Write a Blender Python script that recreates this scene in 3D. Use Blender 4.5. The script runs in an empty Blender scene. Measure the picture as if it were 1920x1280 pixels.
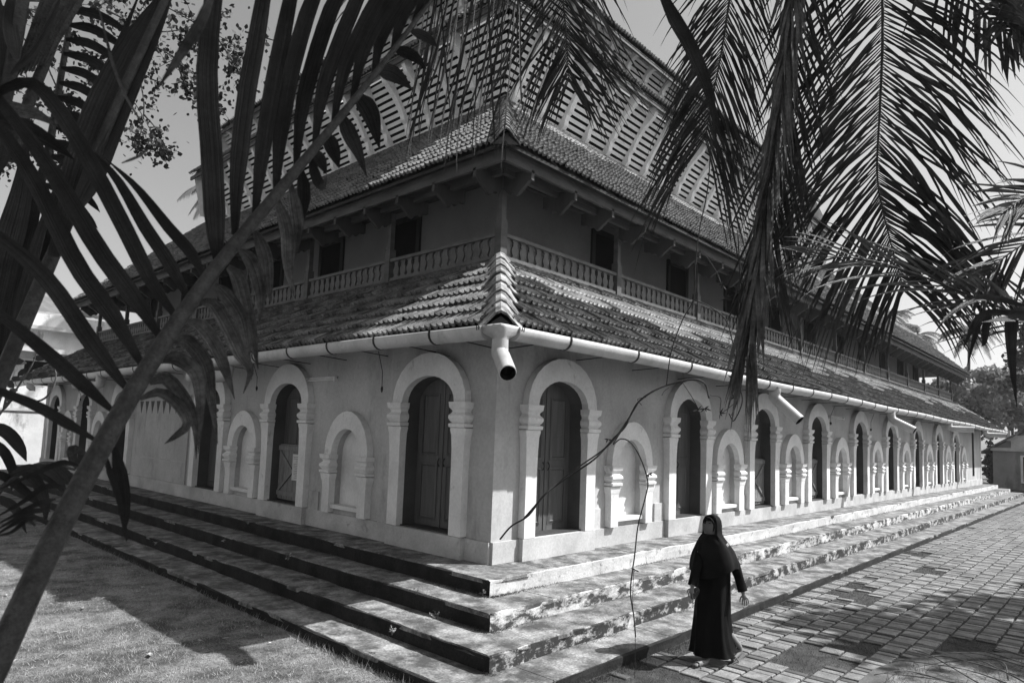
import bpy, math, random
import numpy as np
from mathutils import Vector, Matrix

# ------------------------------------------------------------------ camera, world, sun
sc = bpy.context.scene
CAM = np.array([-6.6309, -6.4429, 1.7384])
CR = np.array([0.67772, -0.73440, 0.03674]); CU = np.array([-0.08954, -0.03283, 0.99544]); CF = np.array([0.72985, 0.67792, 0.08800])
FPX, PX0, PY0 = 1255.9, 960.0, 706.5
cd = bpy.data.cameras.new('camera'); cam = bpy.data.objects.new('camera', cd)
sc.collection.objects.link(cam)
cam.matrix_world = Matrix(((CR[0], CU[0], -CF[0], CAM[0]), (CR[1], CU[1], -CF[1], CAM[1]), (CR[2], CU[2], -CF[2], CAM[2]), (0, 0, 0, 1)))
cd.sensor_width = 36; cd.lens = 36 * FPX / 1920; cd.shift_y = (PY0 - 640) / 1920
cd.clip_start = 0.05; cd.clip_end = 2000
cd.dof.use_dof = True; cd.dof.focus_distance = 10.0; cd.dof.aperture_fstop = 6.3
sc.camera = cam
SUN = Vector((0.60, -0.57, 1.0)).normalized()
ELEV = math.asin(SUN.z); ROT = math.atan2(SUN.x, SUN.y)
wd = bpy.data.worlds.new('World'); sc.world = wd; wd.use_nodes = True
nt = wd.node_tree; nt.nodes.clear()
sky = nt.nodes.new('ShaderNodeTexSky'); sky.sky_type = 'NISHITA'; sky.sun_disc = False
sky.sun_elevation = ELEV; sky.sun_rotation = ROT; sky.air_density = 1.0; sky.dust_density = 2.5; sky.ozone_density = 1.0
bw = nt.nodes.new('ShaderNodeRGBToBW'); bg = nt.nodes.new('ShaderNodeBackground'); wo = nt.nodes.new('ShaderNodeOutputWorld')
nt.links.new(sky.outputs[0], bw.inputs[0]); nt.links.new(bw.outputs[0], bg.inputs[0]); nt.links.new(bg.outputs[0], wo.inputs[0])
bg.inputs[1].default_value = 0.108
sl = bpy.data.lights.new('sun', 'SUN'); sl.energy = 4.9; sl.angle = math.radians(0.53); sl.color = (1, 1, 1)
so = bpy.data.objects.new('sun', sl); sc.collection.objects.link(so)
so.rotation_euler = SUN.to_track_quat('Z', 'Y').to_euler(); so.location = (20, -20, 40)
vs = sc.view_settings; vs.view_transform = 'Standard'; vs.look = 'None'; vs.gamma = 1; vs.use_curve_mapping = False
vs.exposure = 0.78
sc.render.engine = 'CYCLES'

# ------------------------------------------------------------------ helpers
rng = random.Random(7)
COL = sc.collection
ORG = {}

def V(*a): return np.array(a, float)
def at(px, py, d):
    """point seen at photo pixel (px,py), d metres in front of the camera"""
    return CAM + d * (CF + CR * (px - PX0) / FPX + CU * (PY0 - py) / FPX)
def on_ground(px, py, z):
    r = CF + CR * (px - PX0) / FPX + CU * (PY0 - py) / FPX
    return CAM + r * (z - CAM[2]) / r[2]

def props(o, label=None, cat=None, group=None, kind=None):
    if label: o['label'] = label
    if cat: o['category'] = cat
    if group: o['group'] = group
    if kind: o['kind'] = kind
    return o

def thing(name, loc, label, cat, group=None):
    o = bpy.data.objects.new(name, None); COL.objects.link(o)
    o.location = loc; o.empty_display_size = .2
    ORG[o.name] = V(*loc)
    return props(o, label, cat, group)

class MB:
    """collects polygons in world coordinates"""
    def __init__(s): s.v = []; s.f = []; s.sm = []; s.att = {}
    def add(s, vs_, fs, smooth=False):
        n = len(s.v); s.v.extend([tuple(map(float, p)) for p in vs_])
        for f in fs: s.f.append(tuple(i + n for i in f)); s.sm.append(smooth)
    def box(s, lo, hi, mp=None):
        x0, y0, z0 = lo; x1, y1, z1 = hi
        p = [(x0,y0,z0),(x1,y0,z0),(x1,y1,z0),(x0,y1,z0),(x0,y0,z1),(x1,y0,z1),(x1,y1,z1),(x0,y1,z1)]
        if mp: p = [mp(*q) for q in p]
        s.add(p, [(0,3,2,1),(4,5,6,7),(0,1,5,4),(1,2,6,5),(2,3,7,6),(3,0,4,7)])
    def beam(s, a, b, w, h, up=(0,0,1)):
        a, b = V(*a), V(*b); t = b - a; t /= np.linalg.norm(t)
        sd = np.cross(t, V(*up)); 
        if np.linalg.norm(sd) < 1e-6: sd = V(1,0,0)
        sd /= np.linalg.norm(sd); u = np.cross(sd, t)
        p = []
        for c in (a, b):
            for i, j in ((-1,-1),(1,-1),(1,1),(-1,1)): p.append(c + sd*i*w/2 + u*j*h/2)
        s.add(p, [(0,3,2,1),(4,5,6,7),(0,1,5,4),(1,2,6,5),(2,3,7,6),(3,0,4,7)])
    def tube(s, pts, rad, n=8, cap=True, smooth=True):
        pts = [V(*p) for p in pts]; m = len(pts)
        if not hasattr(rad, '__len__'): rad = [rad]*m
        ref = None; vs_ = []
        for i in range(m):
            t = pts[min(i+1, m-1)] - pts[max(i-1, 0)]; t /= (np.linalg.norm(t) + 1e-12)
            if ref is None: ref = np.cross(t, V(0,0,1)) if abs(t[2]) < .9 else np.cross(t, V(1,0,0))
            ref = ref - t*np.dot(ref, t); ref /= (np.linalg.norm(ref)+1e-12); b = np.cross(t, ref)
            for k in range(n):
                a = 2*math.pi*k/n; vs_.append(pts[i] + rad[i]*(math.cos(a)*ref + math.sin(a)*b))
        fs = [(i*n+k, i*n+(k+1)%n, (i+1)*n+(k+1)%n, (i+1)*n+k) for i in range(m-1) for k in range(n)]
        if cap: fs += [tuple(range(n-1,-1,-1)), tuple((m-1)*n+k for k in range(n))]
        s.add(vs_, fs, smooth)
    def prism(s, poly0, poly1):
        n = len(poly0)
        s.add(list(poly0)+list(poly1), [tuple(range(n-1,-1,-1)), tuple(range(n,2*n))] + [(i,(i+1)%n,n+(i+1)%n,n+i) for i in range(n)])
    def grid(s, rows, closed=False, smooth=True):
        m = len(rows); n = len(rows[0]); vs_ = [p for r in rows for p in r]
        K = n if closed else n-1
        s.add(vs_, [(i*n+k, i*n+(k+1)%n, (i+1)*n+(k+1)%n, (i+1)*n+k) for i in range(m-1) for k in range(K)], smooth)
    def build(s, name, mat, parent=None, loc=None, kind=None, label=None):
        org = ORG[parent.name] if parent else V(*(loc if loc is not None else (0,0,0)))
        me = bpy.data.meshes.new(name)
        v = np.array(s.v) - org
        me.from_pydata(v.tolist(), [], s.f)
        me.polygons.foreach_set('use_smooth', s.sm); me.materials.append(mat); me.update()
        if s.att:
            at_ = me.attributes.new('lu', 'FLOAT', 'POINT'); arr = np.zeros(len(s.v)); arr[list(s.att.keys())] = list(s.att.values()); at_.data.foreach_set('value', arr)
        o = bpy.data.objects.new(name, me); COL.objects.link(o)
        if parent: o.parent = parent
        else: o.location = org
        ORG[o.name] = org
        if kind: o['kind'] = kind
        if label: o['label'] = label
        return o

def template(vs_, fs, smooth=False):
    return (np.array(vs_, float), fs, smooth)

def pieces(parent, name, mat, items, limit=300, rest=None):
    """items: (template, 4x4 numpy matrix, score); the best-scoring ones become single objects, the rest one joined part"""
    items = sorted(items, key=lambda q: -q[2]); org = ORG[parent.name]; cache = {}
    T = np.eye(4); T[:3,3] = -org
    for tp, M, _ in items[:limit]:
        k = id(tp)
        if k not in cache:
            me = bpy.data.meshes.new(name); me.from_pydata(tp[0].tolist(), [], tp[1])
            me.polygons.foreach_set('use_smooth', [tp[2]]*len(tp[1])); me.materials.append(mat); cache[k] = me
        o = bpy.data.objects.new(name, cache[k]); COL.objects.link(o); o.parent = parent
        o.matrix_local = Matrix((T @ M).tolist())
    if len(items) > limit:
        mb = MB()
        for tp, M, _ in items[limit:]:
            mb.add(tp[0] @ M[:3,:3].T + M[:3,3], tp[1], tp[2])
        return mb.build(rest or name + 's_further_off', mat, parent, kind='stuff')

def mat4(x, y, z, o):
    M = np.eye(4); M[:3,0] = x; M[:3,1] = y; M[:3,2] = z; M[:3,3] = o; return M
def camscore(p): 
    d = V(*p) - CAM; z = d @ CF
    if z < .3: return -1e6
    x = PX0 + FPX*(d@CR)/z; y = PY0 - FPX*(d@CU)/z
    s = -np.linalg.norm(d)
    if not (-40 < x < 1960 and -40 < y < 1320): s -= 1000
    return s

# ------------------------------------------------------------------ materials (all neutral grey: a monochrome picture)
def gmat(name, lo, hi, scale=3.0, rough=.8, bump=0.0, bscale=40, detail=6, stops=(.35,.65), fine=.0, streak=None, spec=.3,
         stain=None, trans=0.0, distort=0.0, sheen=None, lines=None):
    m = bpy.data.materials.new(name); m.use_nodes = True; t = m.node_tree; t.nodes.clear(); L = t.links.new
    N = t.nodes.new
    out = N('ShaderNodeOutputMaterial'); b = N('ShaderNodeBsdfPrincipled'); b.inputs['Roughness'].default_value = rough
    b.inputs['Specular IOR Level'].default_value = spec
    geo = N('ShaderNodeNewGeometry')
    n1 = N('ShaderNodeTexNoise'); n1.inputs['Scale'].default_value = scale; n1.inputs['Detail'].default_value = detail; n1.inputs['Roughness'].default_value = .62
    n1.inputs['Distortion'].default_value = distort
    vec = geo.outputs['Position']
    if streak:
        mp = N('ShaderNodeMapping'); mp.inputs['Scale'].default_value = streak; L(vec, mp.inputs[0]); L(mp.outputs[0], n1.inputs['Vector'])
    else: L(vec, n1.inputs['Vector'])
    r = N('ShaderNodeValToRGB'); r.color_ramp.elements[0].position = stops[0]; r.color_ramp.elements[1].position = stops[1]
    r.color_ramp.elements[0].color = (lo,lo,lo,1); r.color_ramp.elements[1].color = (hi,hi,hi,1)
    L(n1.outputs[0], r.inputs[0]); col = r.outputs[0]
    if fine:
        n2 = N('ShaderNodeTexNoise'); n2.inputs['Scale'].default_value = bscale*1.3; n2.inputs['Detail'].default_value = 3; L(vec, n2.inputs['Vector'])
        mr = N('ShaderNodeMapRange'); mr.inputs['From Min'].default_value = .3; mr.inputs['From Max'].default_value = .7
        mr.inputs['To Min'].default_value = 1-fine; mr.inputs['To Max'].default_value = 1+fine; L(n2.outputs[0], mr.inputs[0])
        mx = N('ShaderNodeMix'); mx.data_type = 'RGBA'; mx.blend_type = 'MULTIPLY'; mx.inputs[0].default_value = 1
        L(col, mx.inputs[6]); L(mr.outputs[0], mx.inputs[7]); col = mx.outputs[2]
    if stain:
        sc_, th, wv, val = stain[:4]
        n3 = N('ShaderNodeTexNoise'); n3.inputs['Scale'].default_value = sc_; n3.inputs['Detail'].default_value = 9; n3.inputs['Roughness'].default_value = .72
        if len(stain) > 4:
            mp3 = N('ShaderNodeMapping'); mp3.inputs['Scale'].default_value = stain[4]; L(vec, mp3.inputs[0]); L(mp3.outputs[0], n3.inputs['Vector'])
        else: L(vec, n3.inputs['Vector'])
        m3 = N('ShaderNodeMapRange'); m3.inputs['From Min'].default_value = th-wv; m3.inputs['From Max'].default_value = th+wv; L(n3.outputs[0], m3.inputs[0])
        mx = N('ShaderNodeMix'); mx.data_type = 'RGBA'; L(m3.outputs[0], mx.inputs[0]); L(col, mx.inputs[6]); mx.inputs[7].default_value = (val,val,val,1)
        col = mx.outputs[2]
    if lines:      # veins running along a leaf blade
        at_ = N('ShaderNodeAttribute'); at_.attribute_name = 'lu'
        nl_ = N('ShaderNodeTexNoise'); nl_.noise_dimensions = '1D'; nl_.inputs['Scale'].default_value = lines[0]; nl_.inputs['Detail'].default_value = 3; nl_.inputs['Roughness'].default_value = .7
        L(at_.outputs['Fac'], nl_.inputs['W'])
        ml = N('ShaderNodeMapRange'); ml.inputs['From Min'].default_value = .3; ml.inputs['From Max'].default_value = .7; ml.inputs['To Min'].default_value = 1-lines[1]; ml.inputs['To Max'].default_value = 1+lines[1]; L(nl_.outputs[0], ml.inputs[0])
        mx = N('ShaderNodeMix'); mx.data_type = 'RGBA'; mx.blend_type = 'MULTIPLY'; mx.inputs[0].default_value = 1; L(col, mx.inputs[6]); L(ml.outputs[0], mx.inputs[7]); col = mx.outputs[2]
        bl = N('ShaderNodeBump'); bl.inputs['Strength'].default_value = 1; bl.inputs['Distance'].default_value = lines[2]; L(nl_.outputs[0], bl.inputs['Height']); L(bl.outputs[0], b.inputs['Normal'])
    L(col, b.inputs['Base Color'])
    if bump:
        n4 = N('ShaderNodeTexNoise'); n4.inputs['Scale'].default_value = bscale; n4.inputs['Detail'].default_value = 5; L(vec, n4.inputs['Vector'])
        bp = N('ShaderNodeBump'); bp.inputs['Strength'].default_value = 1; bp.inputs['Distance'].default_value = bump; L(n4.outputs[0], bp.inputs['Height']); L(bp.outputs[0], b.inputs['Normal'])
    sh = b.outputs[0]
    if trans:
        tr = N('ShaderNodeBsdfTranslucent'); L(col, tr.inputs[0]); ms = N('ShaderNodeMixShader'); ms.inputs[0].default_value = trans
        L(sh, ms.inputs[1]); L(tr.outputs[0], ms.inputs[2]); sh = ms.outputs[0]
    L(sh, out.inputs[0])
    return m

M = {}
M['wall'] = gmat('painted_wall', .34, .47, .7, .85, .004, 16, fine=.08, stain=(2.6, .62, .09, .27, (1,1,.35)))
M['dado'] = gmat('wall_base_band', .34, .50, 1.5, .85, .003, 22, fine=.08, stain=(3.5, .66, .05, .24))
M['trim'] = gmat('white_trim', .58, .72, 1.8, .8, .003, 18, fine=.06, stain=(4.5, .66, .06, .36, (1,1,.6)))
M['pvc'] = gmat('pvc_gutter', .36, .48, 1.6, .45, 0, 30, fine=.06, spec=.4, stain=(3.5, .60, .10, .30))
M['clip'] = gmat('black_strap', .015, .03, 5, .5)
M['tile_low'] = gmat('mottled_clay_tile', .05, .20, 3.0, .9, .006, 60, stops=(.38,.66), fine=.45, stain=(1.3, .60, .1, .045))
M['tile_pale'] = gmat('pale_clay_tile', .30, .52, 3.0, .85, .004, 60, stops=(.36,.64), fine=.3, stain=(1.4, .62, .06, .08))
M['tile_up'] = gmat('clay_tile', .07, .19, 3.0, .85, .004, 60, stops=(.35,.65), fine=.3, stain=(.8, .62, .08, .08))
M['hip'] = gmat('lichen_ridge_tile', .06, .34, 5.0, .9, .006, 50, stops=(.36,.6), fine=.3, stain=(3, .58, .06, .06))
M['deck'] = gmat('roof_boarding', .02, .035, 6, .9)
M['wood'] = gmat('dark_timber', .030, .06, 3, .7, .001, 80, streak=(1,1,.2), fine=.15)
M['fascia'] = gmat('fascia_timber', .05, .095, 3, .7, .001, 60, streak=(.6,.6,2), fine=.2)
M['rail'] = gmat('painted_balustrade', .075, .12, 4, .7, .001, 60, fine=.1)
M['slat'] = gmat('pale_painted_slat', .66, .80, 2, .75, .001, 40, fine=.08, stain=(2.5, .68, .06, .35))
M['strut'] = gmat('pale_carved_strut', .66, .80, 5, .75, .002, 30, fine=.12)
M['dark'] = gmat('unlit_room', .008, .014, 3, .95)  # near black stands in for the darkness of unlit interiors
M['door'] = gmat('painted_door', .075, .11, 4, .6, .001, 70, streak=(4,4,.4), fine=.12)
M['reveal'] = gmat('dark_painted_reveal', .06, .09, 1.5, .8, .001, 30, fine=.08)
M['doorwood'] = gmat('bare_wood_gate', .13, .22, 6, .7, .001, 70, streak=(5,5,.5), fine=.15)
M['upwall'] = gmat('shaded_balcony_wall', .23, .29, .9, .85, .002, 25, fine=.05)  # lower wall's paint, darkened to carry the deep balcony shade
M['slab'] = gmat('stone_tread', .09, .31, 4.0, .85, .008, 30, detail=10, fine=.35, stain=(2.4, .53, .08, .055))
M['lime'] = gmat('limewashed_riser', .40, .56, 2.0, .85, .005, 28, fine=.14, stain=(6, .60, .05, .16))
M['mossy'] = gmat('mossy_riser', .40, .62, 3.0, .9, .006, 30, fine=.15, stain=(3.2, .50, .06, .045, (1,1,2.2)))
M['mossier'] = gmat('black_mossy_riser', .25, .55, 3.0, .9, .006, 30, fine=.2, stain=(4.2, .46, .05, .03, (1,1,1.6)))
M['mossshade'] = gmat('black_moss_and_shade', .007, .024, 3, .95, .006, 30, fine=.3)  # black moss, with the shade of the left risers deepened into it
M['paver'] = gmat('worn_paver', .13, .24, 3.5, .85, .004, 45, fine=.25, stain=(.9, .57, .08, .09))
M['paverdark'] = gmat('dark_paver', .06, .10, 4, .85, .003, 40, fine=.2)
M['joint'] = gmat('paver_bedding', .025, .06, 5, .95, .01, 50, fine=.3)
M['earth'] = gmat('dry_grassy_earth', .07, .27, 2.2, .95, .02, 110, detail=12, stops=(.38,.62), fine=.7, stain=(25, .57, .05, .04))
M['grass'] = gmat('dry_grass', .18, .42, 6, .8, trans=.25)
M['grassdark'] = gmat('short_green_grass', .05, .11, 6, .8, trans=.2)
M['leaf'] = gmat('palm_leaflet', .020, .042, 9, .5, 0, 90, spec=.3, fine=.2, trans=.10, lines=(13, .55, .012))
M['leafdry'] = gmat('yellowing_leaflet', .06, .17, 14, .65, 0, 90, fine=.3, trans=.2, lines=(11, .5, .010))
M['rachis'] = gmat('palm_midrib', .018, .045, 30, .6, .004, 120, fine=.3, stain=(45, .62, .05, .012))
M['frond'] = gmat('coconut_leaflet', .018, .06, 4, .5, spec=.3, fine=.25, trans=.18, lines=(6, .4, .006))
M['frondlit'] = gmat('sunlit_coconut_leaflet', .04, .10, 4, .45, spec=.4, fine=.25, trans=.25, lines=(6, .4, .006))  # frond colour lightened: sunlight on the leaflets put into the tone
M['fronddry'] = gmat('withered_leaflet', .05, .13, 7, .8, fine=.3, trans=.15)
M['vine'] = gmat('vine_bark', .02, .045, 12, .85)
M['foliage'] = gmat('tree_leaf', .02, .05, 3, .6, spec=.3, fine=.2, trans=.15)
M['farleaf'] = gmat('hazed_far_leaf', .13, .30, 1.2, .75, spec=.2, fine=.3, trans=.3)  # leaf tone lightened to stand in for haze over distance
M['farpalm'] = gmat('far_palm_leaf', .05, .13, 1.2, .7, spec=.2, fine=.3, trans=.2)
M['bark'] = gmat('bark', .05, .11, 5, .9, .01, 20, fine=.3)
M['black'] = gmat('black_cloth', .002, .004, 8, .8, .002, 60, spec=.12)
M['scarf'] = gmat('black_scarf', .004, .008, 8, .85, .001, 60, spec=.15)
M['skin'] = gmat('skin', .16, .2, 6, .55)
M['mask'] = gmat('grey_mask', .09, .12, 10, .8)
M['sole'] = gmat('sandal', .12, .2, 10, .6)
M['litter'] = gmat('dry_litter', .12, .42, 12, .8, fine=.3)
M['paper'] = gmat('paper', .5, .56, 3, .8)
M['ink'] = gmat('ink', .16, .2, 8, .8)
M['white2'] = gmat('stained_white_plaster', .50, .66, 1.0, .85, .003, 20, fine=.1, stain=(1.3, .60, .06, .22, (1,1,.45)))
M['greyhouse'] = gmat('grey_house_plaster', .20, .27, .8, .85, .003, 20, fine=.08, stain=(1.0, .60, .1, .1, (1,1,.4)))
M['sheet'] = gmat('roofing_sheet', .12, .18, 1, .6)
M['concrete'] = gmat('kerb_concrete', .06, .14, 2.5, .9, .006, 40, fine=.25, stain=(3, .6, .08, .06))
# ------------------------------------------------------------------ ground and pavement
GZ = -0.72
LR, LL = 40.05, 23.64
def side_map(side):
    return (lambda t, a, z: (t, a, z)) if side == 'R' else (lambda t, a, z: (a, t, z))

g = MB()
xs = [-700, -60, -14, -10, -8, -6, -5, -4, -3, -2, -1, 0, 2, 5, 10, 20, 40, 60, 120, 700]
ys = [-700, -60, -14, -10, -8, -6, -4, -2, -1, 0, 1, 2, 3, 4, 6, 8, 10, 14, 20, 30, 60, 120, 700]
rg = random.Random(3)
rows = [[(x, y, GZ + (rg.uniform(-.012, .012) if x < -2.4 and abs(y) < 30 else -.004)) for x in xs] for y in ys]
g.grid(rows); ground = g.build('ground', M['earth']); ground['kind'] = 'structure'

b = MB(); b.box((-1.6, -9.5, GZ-.05), (62, -1.9, GZ+.004)); 
b.box((40.9, -1.9, GZ-.05), (62, 6, GZ+.004))
pave = b.build('pavement', M['joint'], kind='structure')
PIT = V(1.5, -7.36, GZ); PITR = 3.02
def paver_tp(l, w, h=.022):
    v = [(-l/2,-w/2,0),(l/2,-w/2,0),(l/2,w/2,0),(-l/2,w/2,0)]
    i = .008
    v += [(-l/2,-w/2,h-.006),(l/2,-w/2,h-.006),(l/2,w/2,h-.006),(-l/2,w/2,h-.006)]
    v += [(-l/2+i,-w/2+i,h),(l/2-i,-w/2+i,h),(l/2-i,w/2-i,h),(-l/2+i,w/2-i,h)]
    f = [(0,1,5,4),(1,2,6,5),(2,3,7,6),(3,0,4,7),(4,5,9,8),(5,6,10,9),(6,7,11,10),(7,4,8,11),(8,9,10,11)]
    return template(v, f)
RW = .252
tpL, tpH, tpD = paver_tp(.215, RW-.028), paver_tp(.105, RW-.028), paver_tp(.088, RW-.030)
light, darkp = [], []
rp = random.Random(5)
grass_patches = [(1.7,-3.55,.62),(2.6,-3.75,.4),(5.7,-3.0,.6),(6.6,-2.75,.4),(3.7,-4.9,.5),(9.5,-3.3,.5),(-.3,-2.75,.5),(.9,-2.45,.3),(4.2,-2.5,.3),(12,-2.6,.5),(2.2,-2.5,.25)]
nrow = 0
y = -2.42
while y > -9.2:
    x = -1.3 + rp.uniform(0, .45); seq = rp.randint(0, 2)
    xmax = 58 if y < -2.0 else 60
    while x < xmax:
        kind = seq % 3; seq += 1
        tp, l = ((tpL, .215), (tpH, .105), (tpD, .088))[kind]
        cx = x + l/2; x += l + .026 + rp.uniform(-.004, .010)
        if math.hypot(cx-PIT[0], y-PIT[1]) < PITR + .12: continue
        if any(math.hypot(cx-px_, (y-py_)*1.3) < r_*rp.uniform(.6,1.05) for px_, py_, r_ in grass_patches): continue
        if cx < .2 and rp.random() < .45: continue
        if rp.random() < .01: continue
        an = rp.gauss(0, .012); c, s = math.cos(an), math.sin(an)
        o = (cx, y + rp.gauss(0, .004), GZ + .004 + rp.uniform(-.004, .005))
        tl = rp.gauss(0, .012); tl2 = rp.gauss(0, .012)
        Mx = mat4((c, s, tl), (-s, c, tl2), (0, 0, 1), o)
        (darkp if kind == 2 else light).append((tp, Mx, camscore(o)))
    y -= RW
pieces(pave, 'paver', M['paver'], light, 300, 'far_pavers')
pieces(pave, 'dark_paver', M['paverdark'], darkp, 300, 'far_dark_pavers')

# ------------------------------------------------------------------ steps round the building
steps = thing('stone_steps', (0, 0, 0), 'four broad stone steps wrapping round the foot of the mosque', 'steps')
D = [0, .68, 1.2, 1.74, 2.27]
ZT = [0, -.205, -.41, -.59, GZ]
rs = random.Random(11)
def slab(side, t0, t1, a_out, a_in, ztop, th=.055):
    mp = side_map(side); m = MB(); n = 6
    front = [(t0 + (t1-t0)*i/n, a_out + rs.gauss(0, .006) + .018 + .010*math.sin((t0+(t1-t0)*i/n)*2.3) + (.03 if rs.random() < .05 else 0)) for i in range(n+1)]
    zt = ztop + rs.uniform(-.004, .004)
    top_f = [mp(t, a+.008, zt - .003) for t, a in front]; top_f2 = [mp(t, a, zt-.012+rs.gauss(0,.003)) for t, a in front]
    bot_f = [mp(t, a, zt-th) for t, a in front]
    top_b = [mp(t, a_in, zt) for t, a in front]; bot_b = [mp(t, a_in, zt-th) for t, a in front]
    m.grid([bot_b, bot_f, top_f2, top_f, top_b], smooth=False)
    for k in (0, n): m.add([bot_f[k], top_f2[k], top_f[k], top_b[k], bot_b[k]], [(0,1,2,3,4)])
    return m
RISER = {'R': ['lime', 'mossy', 'mossier', 'mossshade'], 'L': ['mossshade']*4}
for i in range(1, 5):
    zt = ZT[i-1]; zb = ZT[i]
    for side, L in (('R', LR), ('L', LL)):
        mp = side_map(side); rb = MB(); dd = D[i]
        t = -dd; n = max(2, int((L + 2*dd)/.35)); fr = []
        for k in range(n+1):
            tt = -dd + (L+2*dd)*k/n
            fr.append((tt, -dd + rs.gauss(0, .009) + .010*math.sin(tt*2.3+i)))
        fr[0] = (-dd, -dd)
        rb.grid([[mp(tt, a, zb-.06) for tt, a in fr], [mp(tt, a+rs.gauss(0,.004), (zb+zt)/2) for tt, a in fr], [mp(tt, a+rs.gauss(0,.004), zt-.018) for tt, a in fr], [mp(tt, a+.03, zt-.010+rs.gauss(0,.003)) for tt, a in fr], [mp(tt, a+.06, zt-.05) for tt, a in fr], [mp(tt, -D[i-1]+.05, zt-.05) for tt, a in fr]], smooth=False)
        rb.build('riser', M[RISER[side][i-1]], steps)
        t = -dd if side == 'R' else -D[i-1]
        end = L + dd
        while t < end - .2:
            l = min(rs.uniform(.85, 1.35), end - t)
            if end - t - l < .4: l = end - t
            gap = rs.uniform(.004, .009)
            sm = slab(side, t+gap/2, t+l-gap/2, -dd, -D[i-1] + .01, zt)
            sm.build('tread_slab', M['slab'], steps)
            t += l

# ------------------------------------------------------------------ the building
mosque = thing('mosque', (0, 0, 0), 'old tiered mosque with arched doorways, tiled roofs and slatted upper storeys', 'building')
DR = [1.38, 5.4, 8.98, 12.65, 16.55, 20.3, 24.3, 28.25, 32.15]
NR = [3.32, 7.16, 10.84, 14.64, 18.41, 22.35, 26.3, 30.2, 34.2]
DL = [1.33, 5.55, 9.0, 14.95, 18.48, 21.9]
NL = [3.42, 7.28, 16.8, 20.2]
WTOP = 3.35
# kinds: half opening width, springing z, inner rise, bottom z, depth
DOOR = dict(wi=.6, wo=.89, zs=2.2, ri=.40, ro=.76, zb=.31, depth=.24, cap=.37)
NICHE = dict(wi=.43, wo=.70, zs=1.31, ri=.45, ro=.75, zb=.43, depth=.11, cap=.33)
NA = 14
def arch(c, w, zs, r, n=NA): return [(c - w*math.cos(math.pi*k/n), zs + r*math.sin(math.pi*k/n)) for k in range(n+1)]

def wall(side, L, ops, holes=()):
    mp = side_map(side); w = MB()
    q = lambda pts: w.add([mp(*p) for p in pts], [tuple(range(len(pts)))])
    ops = sorted(ops, key=lambda o: o[0]); t = 0.0
    for c, K in ops:
        wi, zs, ri, zb, dp = K['wi'], K['zs'], K['ri'], K['zb'], K['depth']
        q([(t,0,0),(c-wi,0,0),(c-wi,0,WTOP),(t,0,WTOP)]); t = c+wi
        q([(c-wi,0,0),(c+wi,0,0),(c+wi,0,zb),(c-wi,0,zb)])
        A = arch(c, wi, zs, ri)
        for k in range(NA): q([(A[k][0],0,A[k][1]),(A[k+1][0],0,A[k+1][1]),(A[k+1][0],0,WTOP),(A[k][0],0,WTOP)])
        ring = [(c-wi, zb)] + A + [(c+wi, zb)]; rv_ = MB(); q2 = lambda pts: rv_.add([mp(*p) for p in pts], [tuple(range(len(pts)))])
        for k in range(len(ring)): 
            p0, p1 = ring[k], ring[(k+1) % len(ring)]
            (q if dp < .2 else q2)([(p0[0],0,p0[1]),(p1[0],0,p1[1]),(p1[0],dp,p1[1]),(p0[0],dp,p0[1])])
        if dp >= .2: rv_.build('door_reveal', M['reveal'], mosque)
    q([(t,0,0),(L,0,0),(L,0,WTOP),(t,0,WTOP)])
    q([(L,0,0),(L,14,0),(L,14,WTOP),(L,0,WTOP)])
    return w.build('wall', M['wall'], mosque)
wall('R', LR, [(c, DOOR) for c in DR] + [(c, NICHE) for c in NR] + [(37.5, dict(wi=.32, zs=2.85, ri=.02, zb=.5, depth=.3))])
wall('L', LL, [(c, DOOR) for c in DL] + [(c, NICHE) for c in NL])

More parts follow.
